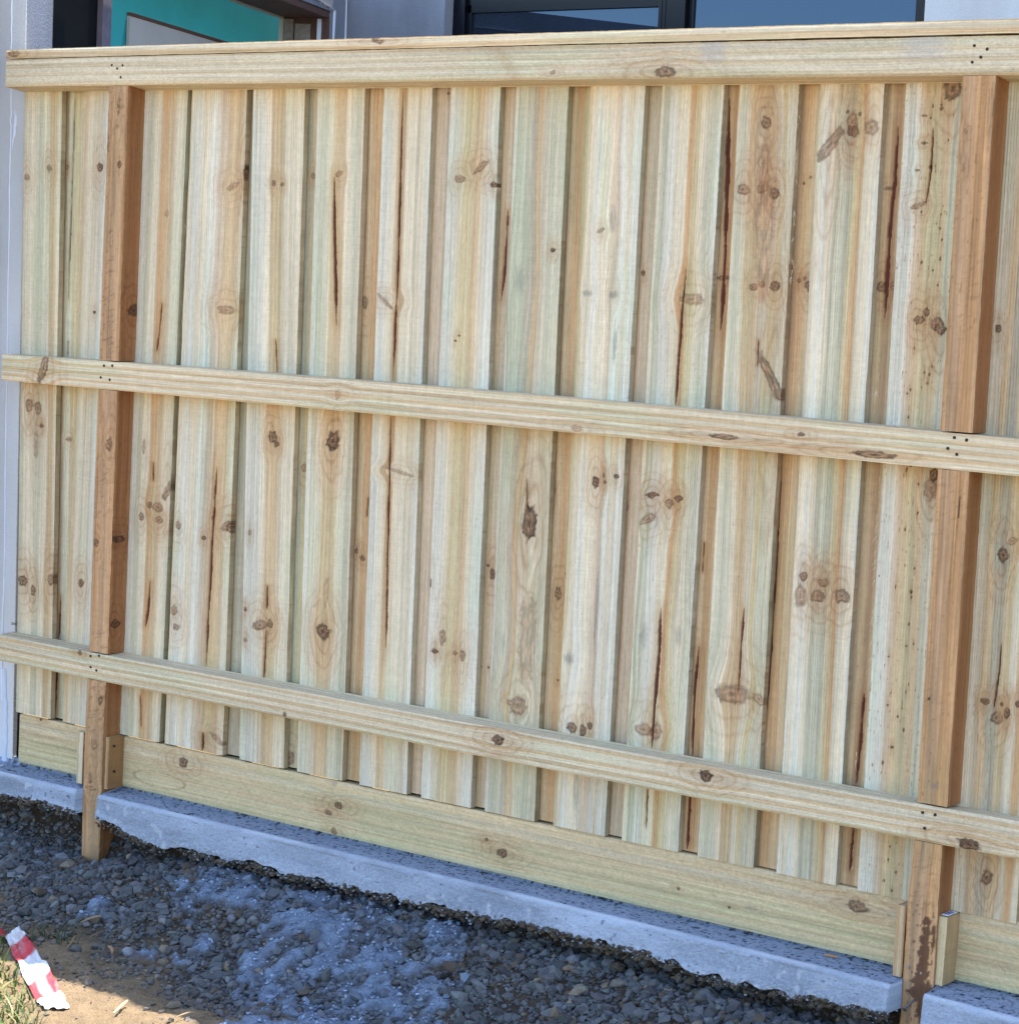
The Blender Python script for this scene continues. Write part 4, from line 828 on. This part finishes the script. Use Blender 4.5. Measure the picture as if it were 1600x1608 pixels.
# wing: front wall, side wall with opening
def prism(name, poly, z0, z1, mat, parent):
    n = len(poly); V = [(x_, y_, z0) for x_, y_ in poly]+[(x_, y_, z1) for x_, y_ in poly]
    return mesh(name, V, [np.array([[i, (i+1) % n, n+(i+1) % n, n+i] for i in range(n)]), np.array([list(range(n))[::-1], list(range(n, 2*n))])], mat, parent)
c0 = WP(0, 0, 0)[:2]; cA = WP(.004, 0, 0)[:2]; cB = np.array([XW-.16, YW0+.17])
def lean(o, k=.016):       # the wing corner is slightly out of plumb
    for v_ in o.data.vertices: v_.co.x += k*(1.95-(v_.co.z+parent_loc(house)[2]))
lean(prism('front_wall', [(-3.2, YW0), tuple(c0), tuple(cA), tuple(cB), (-3.2, YW0+.17)], -.6, HT2, M_WALL, house))
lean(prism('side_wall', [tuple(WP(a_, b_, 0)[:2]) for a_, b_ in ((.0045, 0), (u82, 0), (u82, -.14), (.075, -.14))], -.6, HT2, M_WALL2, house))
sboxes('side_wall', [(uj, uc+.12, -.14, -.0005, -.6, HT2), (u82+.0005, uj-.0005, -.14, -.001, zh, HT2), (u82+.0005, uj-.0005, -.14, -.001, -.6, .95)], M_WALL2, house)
lining = sboxes('timber_lining', [(uj-.012, uj-.001, NI, -.006, .98, zh-.02), (u82+.002, uj-.013, NI, -.006, zh-.026, zh-.002), (u82+.002, u82+.014, NI, -.006, .98, zh-.027)], M_TIMB, house)
sboxes('lining_trim', [(uj-.0165, uj-.0125, NI-.001, NI+.017, 1., zh-.031), (u82+.02, uj-.013, NI-.001, NI+.017, zh-.0325, zh-.0265)], M_STRIP, house)
sboxes('lining_batten', [(uj-.021, uj-.0125, NI+.02, jn(462)-.004, 1., zh-.034), (uj-.019, uj-.0125, jn(462)+.003, jn(487), 1., zh-.05)], plain('weathered_batten', (140, 132, 126), .8, 0, .2, 60, .25), house)
sboxes('lining_batten', [(uj-.02, uj-.0125, jn(498), jn(504), 1., zh-.03)], M_WHITE, house)
def bead(name, pts, wfun, mat, parent, nrm='y', seed=0, off=.0):
    """irregular bead of sealant: ribbon with a domed section"""
    rs = np.random.default_rng(seed); V = []; F = []; K = 6
    P = np.array(pts); tt = np.linspace(0, len(P)-1, 60*(len(P)-1)); Q = np.stack([np.interp(tt, range(len(P)), P[:, k]) for k in range(3)], -1)
    for i, q in enumerate(Q):
        w_ = wfun(i/len(Q))*(.7+.6*float(vn(i*.13, 0., seed))); jx = .004*(float(vn(i*.08, 3., seed))-.5)
        for k in range(K):
            a = math.pi*k/(K-1); u = -math.cos(a)*w_+jx; h = .0004+math.sin(a)*.003
            V.append(q+(np.array([u, -h, 0]) if nrm == 'y' else (np.array([h, u, 0]) if nrm == 'x' else np.array([0, -h, u]))))
        if i:
            n = (i-1)*K
            F += [(n+k, n+k+1, n+K+k+1, n+K+k) for k in range(K-1)]
    return mesh(name, V, [np.array(F)], mat, parent, smooth=[True])
# sealant and chalk lines on the wing
Yl = YW0-.0005
pp = [PY(18.5, 0, Yl), PY(18.5, 72, Yl), PY(18, 160, Yl), PY(17, 215, Yl), PY(15, 300, Yl), PY(12, 555, Yl), PY(9, 660, Yl), PY(8, 860, Yl), PY(4, 985, Yl), PY(3, 1100, Yl)]
bead('sealant_bead', pp, lambda t: .0028, M_WHITE, house, 'y', 11)
bead('sealant_bead', [PY(25, 172, Yl), PY(24, 195, Yl), PY(19, 235, Yl)], lambda t: .006*math.sin(math.pi*min(max(t, .02), .98)), M_WHITE, house, 'y', 12)
bead('sealant_bead', [PY(6, 1050, Yl), PY(9, 1120, Yl), PY(6, 1200, Yl)], lambda t: .009, plain('pale_paint', (196, 204, 222), .7), house, 'y', 13)
u522 = SW(523, 60)[0]
bead('sealant_bead', [WP(u522, .001, 1.7), WP(u522, .001, SW(520, 14)[1]), WP(SW(500, 0)[0], .001, SW(500, 0)[1]), WP(SW(455, -18)[0], .001, SW(455, -18)[1])], lambda t: .007, M_WHITE, house, 'x', 14)
bead('sealant_bead', [np.array([XC+.004, yc-.006, 1.6]), np.array([XC+.004, yc-.006, HT])], lambda t: .006, M_WHITE, house, 'y', 15)
# what shows through the lined opening
dm = plain('black_aluminium', (7, 8, 10), .5, 0, .2)
NP = NI-.02
ua, ub = SW(103, 70, NP)[0], SW(157, 70, NP)[0]
sboxes('door_leaf', [(-.2, ua-.004, NP-.03, NP, .4, HT2-.03), (ua, ub, NP-.045, NP-.012, .4, HT2-.03)], dm, house)
sboxes('stud', [(ub, SW(171, 70, NP)[0], NP-.03, NP+.006, .4, HT2-.03)], plain('grey_stud', (120, 112, 122), .8, 0, .2, 30, .15), house)
sboxes('plasterboard', [(SW(171, 70, NP)[0]+.002, uj+.05, NP-.016, NP-.004, .4, HT2-.03)], plain('teal_board', (40, 140, 146), .8, 0, .15, 6, .08), house)
p = SW(204, 24, NP+.008); q = SW(204, 18, NP+.012)
sboxes('bare_board', [(p[0], uj+.05, NP-.002, NP+.008, .4, p[1])], plain('bare_board', (186, 180, 172), .85, 0, .15, 12, .06), house)
sboxes('board_edge', [(p[0], uj+.05, NP-.002, NP+.012, p[1]+.0005, q[1])], plain('brown_edge', (96, 66, 54), .8), house)
# back wall with window
x697, x713 = PY(697, 50, yc)[0], PY(697, 50, yc)[0]
Yg0 = yc+.078
xw0 = x697; xw1 = PY(1451, 30, yc)[0]
hz = 2.62; sz = 1.05
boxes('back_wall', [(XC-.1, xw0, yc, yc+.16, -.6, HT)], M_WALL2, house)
boxes('back_wall', [(xw1, 6.5, yc, yc+.16, -.6, HT), (xw0, xw1, yc, yc+.16, hz, HT), (xw0, xw1, yc, yc+.16, -.6, sz)], M_WALL, house)
win = empty('window', (xw0, Yg0, sz)); win.parent = house; win.location = tuple(np.array([xw0, Yg0, sz])-parent_loc(house)); 
z21 = PY(745, 20.5, Yg0)[2]; g0 = PY(742, 50, Yg0)[0]; g1 = PY(1041, 20, Yg0)[0]; h0 = PY(1091, 20, Yg0)[0]; h1 = PY(1444, 20, Yg0)[0]
x727 = PY(728, 40, Yg0-.03)[0]
boxes('window_frame', [(xw0+.001, x727, Yg0-.030, Yg0+.03, sz, hz), (x727, g0, Yg0-.012, Yg0+.028, sz+.001, z21+.03), (x727+.0005, g1, Yg0-.012, Yg0+.027, z21, hz-.001),
    (g1, h0-.022, Yg0-.03, Yg0+.028, sz+.001, hz-.001), (h0-.0215, h0, Yg0-.008, Yg0+.027, sz+.001, hz-.001), (h1, xw1-.001, Yg0-.03, Yg0+.028, sz, hz), (h0, h1, Yg0-.03, Yg0+.028, hz-.05, hz-.0015), (x727, g1, Yg0-.012, Yg0+.026, sz+.001, sz+.05), (h0, h1, Yg0-.012, Yg0+.026, sz+.001, sz+.05)], plain('navy_aluminium', (9, 12, 24), .3, 0, .3), win, .0015)
boxes('frame_groove', [(g1+.014, g1+.016, Yg0-.0312, Yg0-.0302, sz+.05, hz-.05), (g1+.030, g1+.032, Yg0-.0312, Yg0-.0302, sz+.05, hz-.05)], dm, win)
gm, gt, gb = newmat('dark_glass'); gb.inputs['Base Color'].default_value = (.012, .016, .022, 1); gb.inputs['Roughness'].default_value = 0; gb.inputs['IOR'].default_value = 1.9; gb.inputs['Specular IOR Level'].default_value = .5; gb.inputs['Specular Tint'].default_value = (.36, .58, .95, 1)
boxes('pane', [(g0, g1, Yg0, Yg0+.006, sz+.05, z21)], gm, win); boxes('pane', [(h0, h1, Yg0, Yg0+.006, sz+.05, hz-.05)], gm, win)
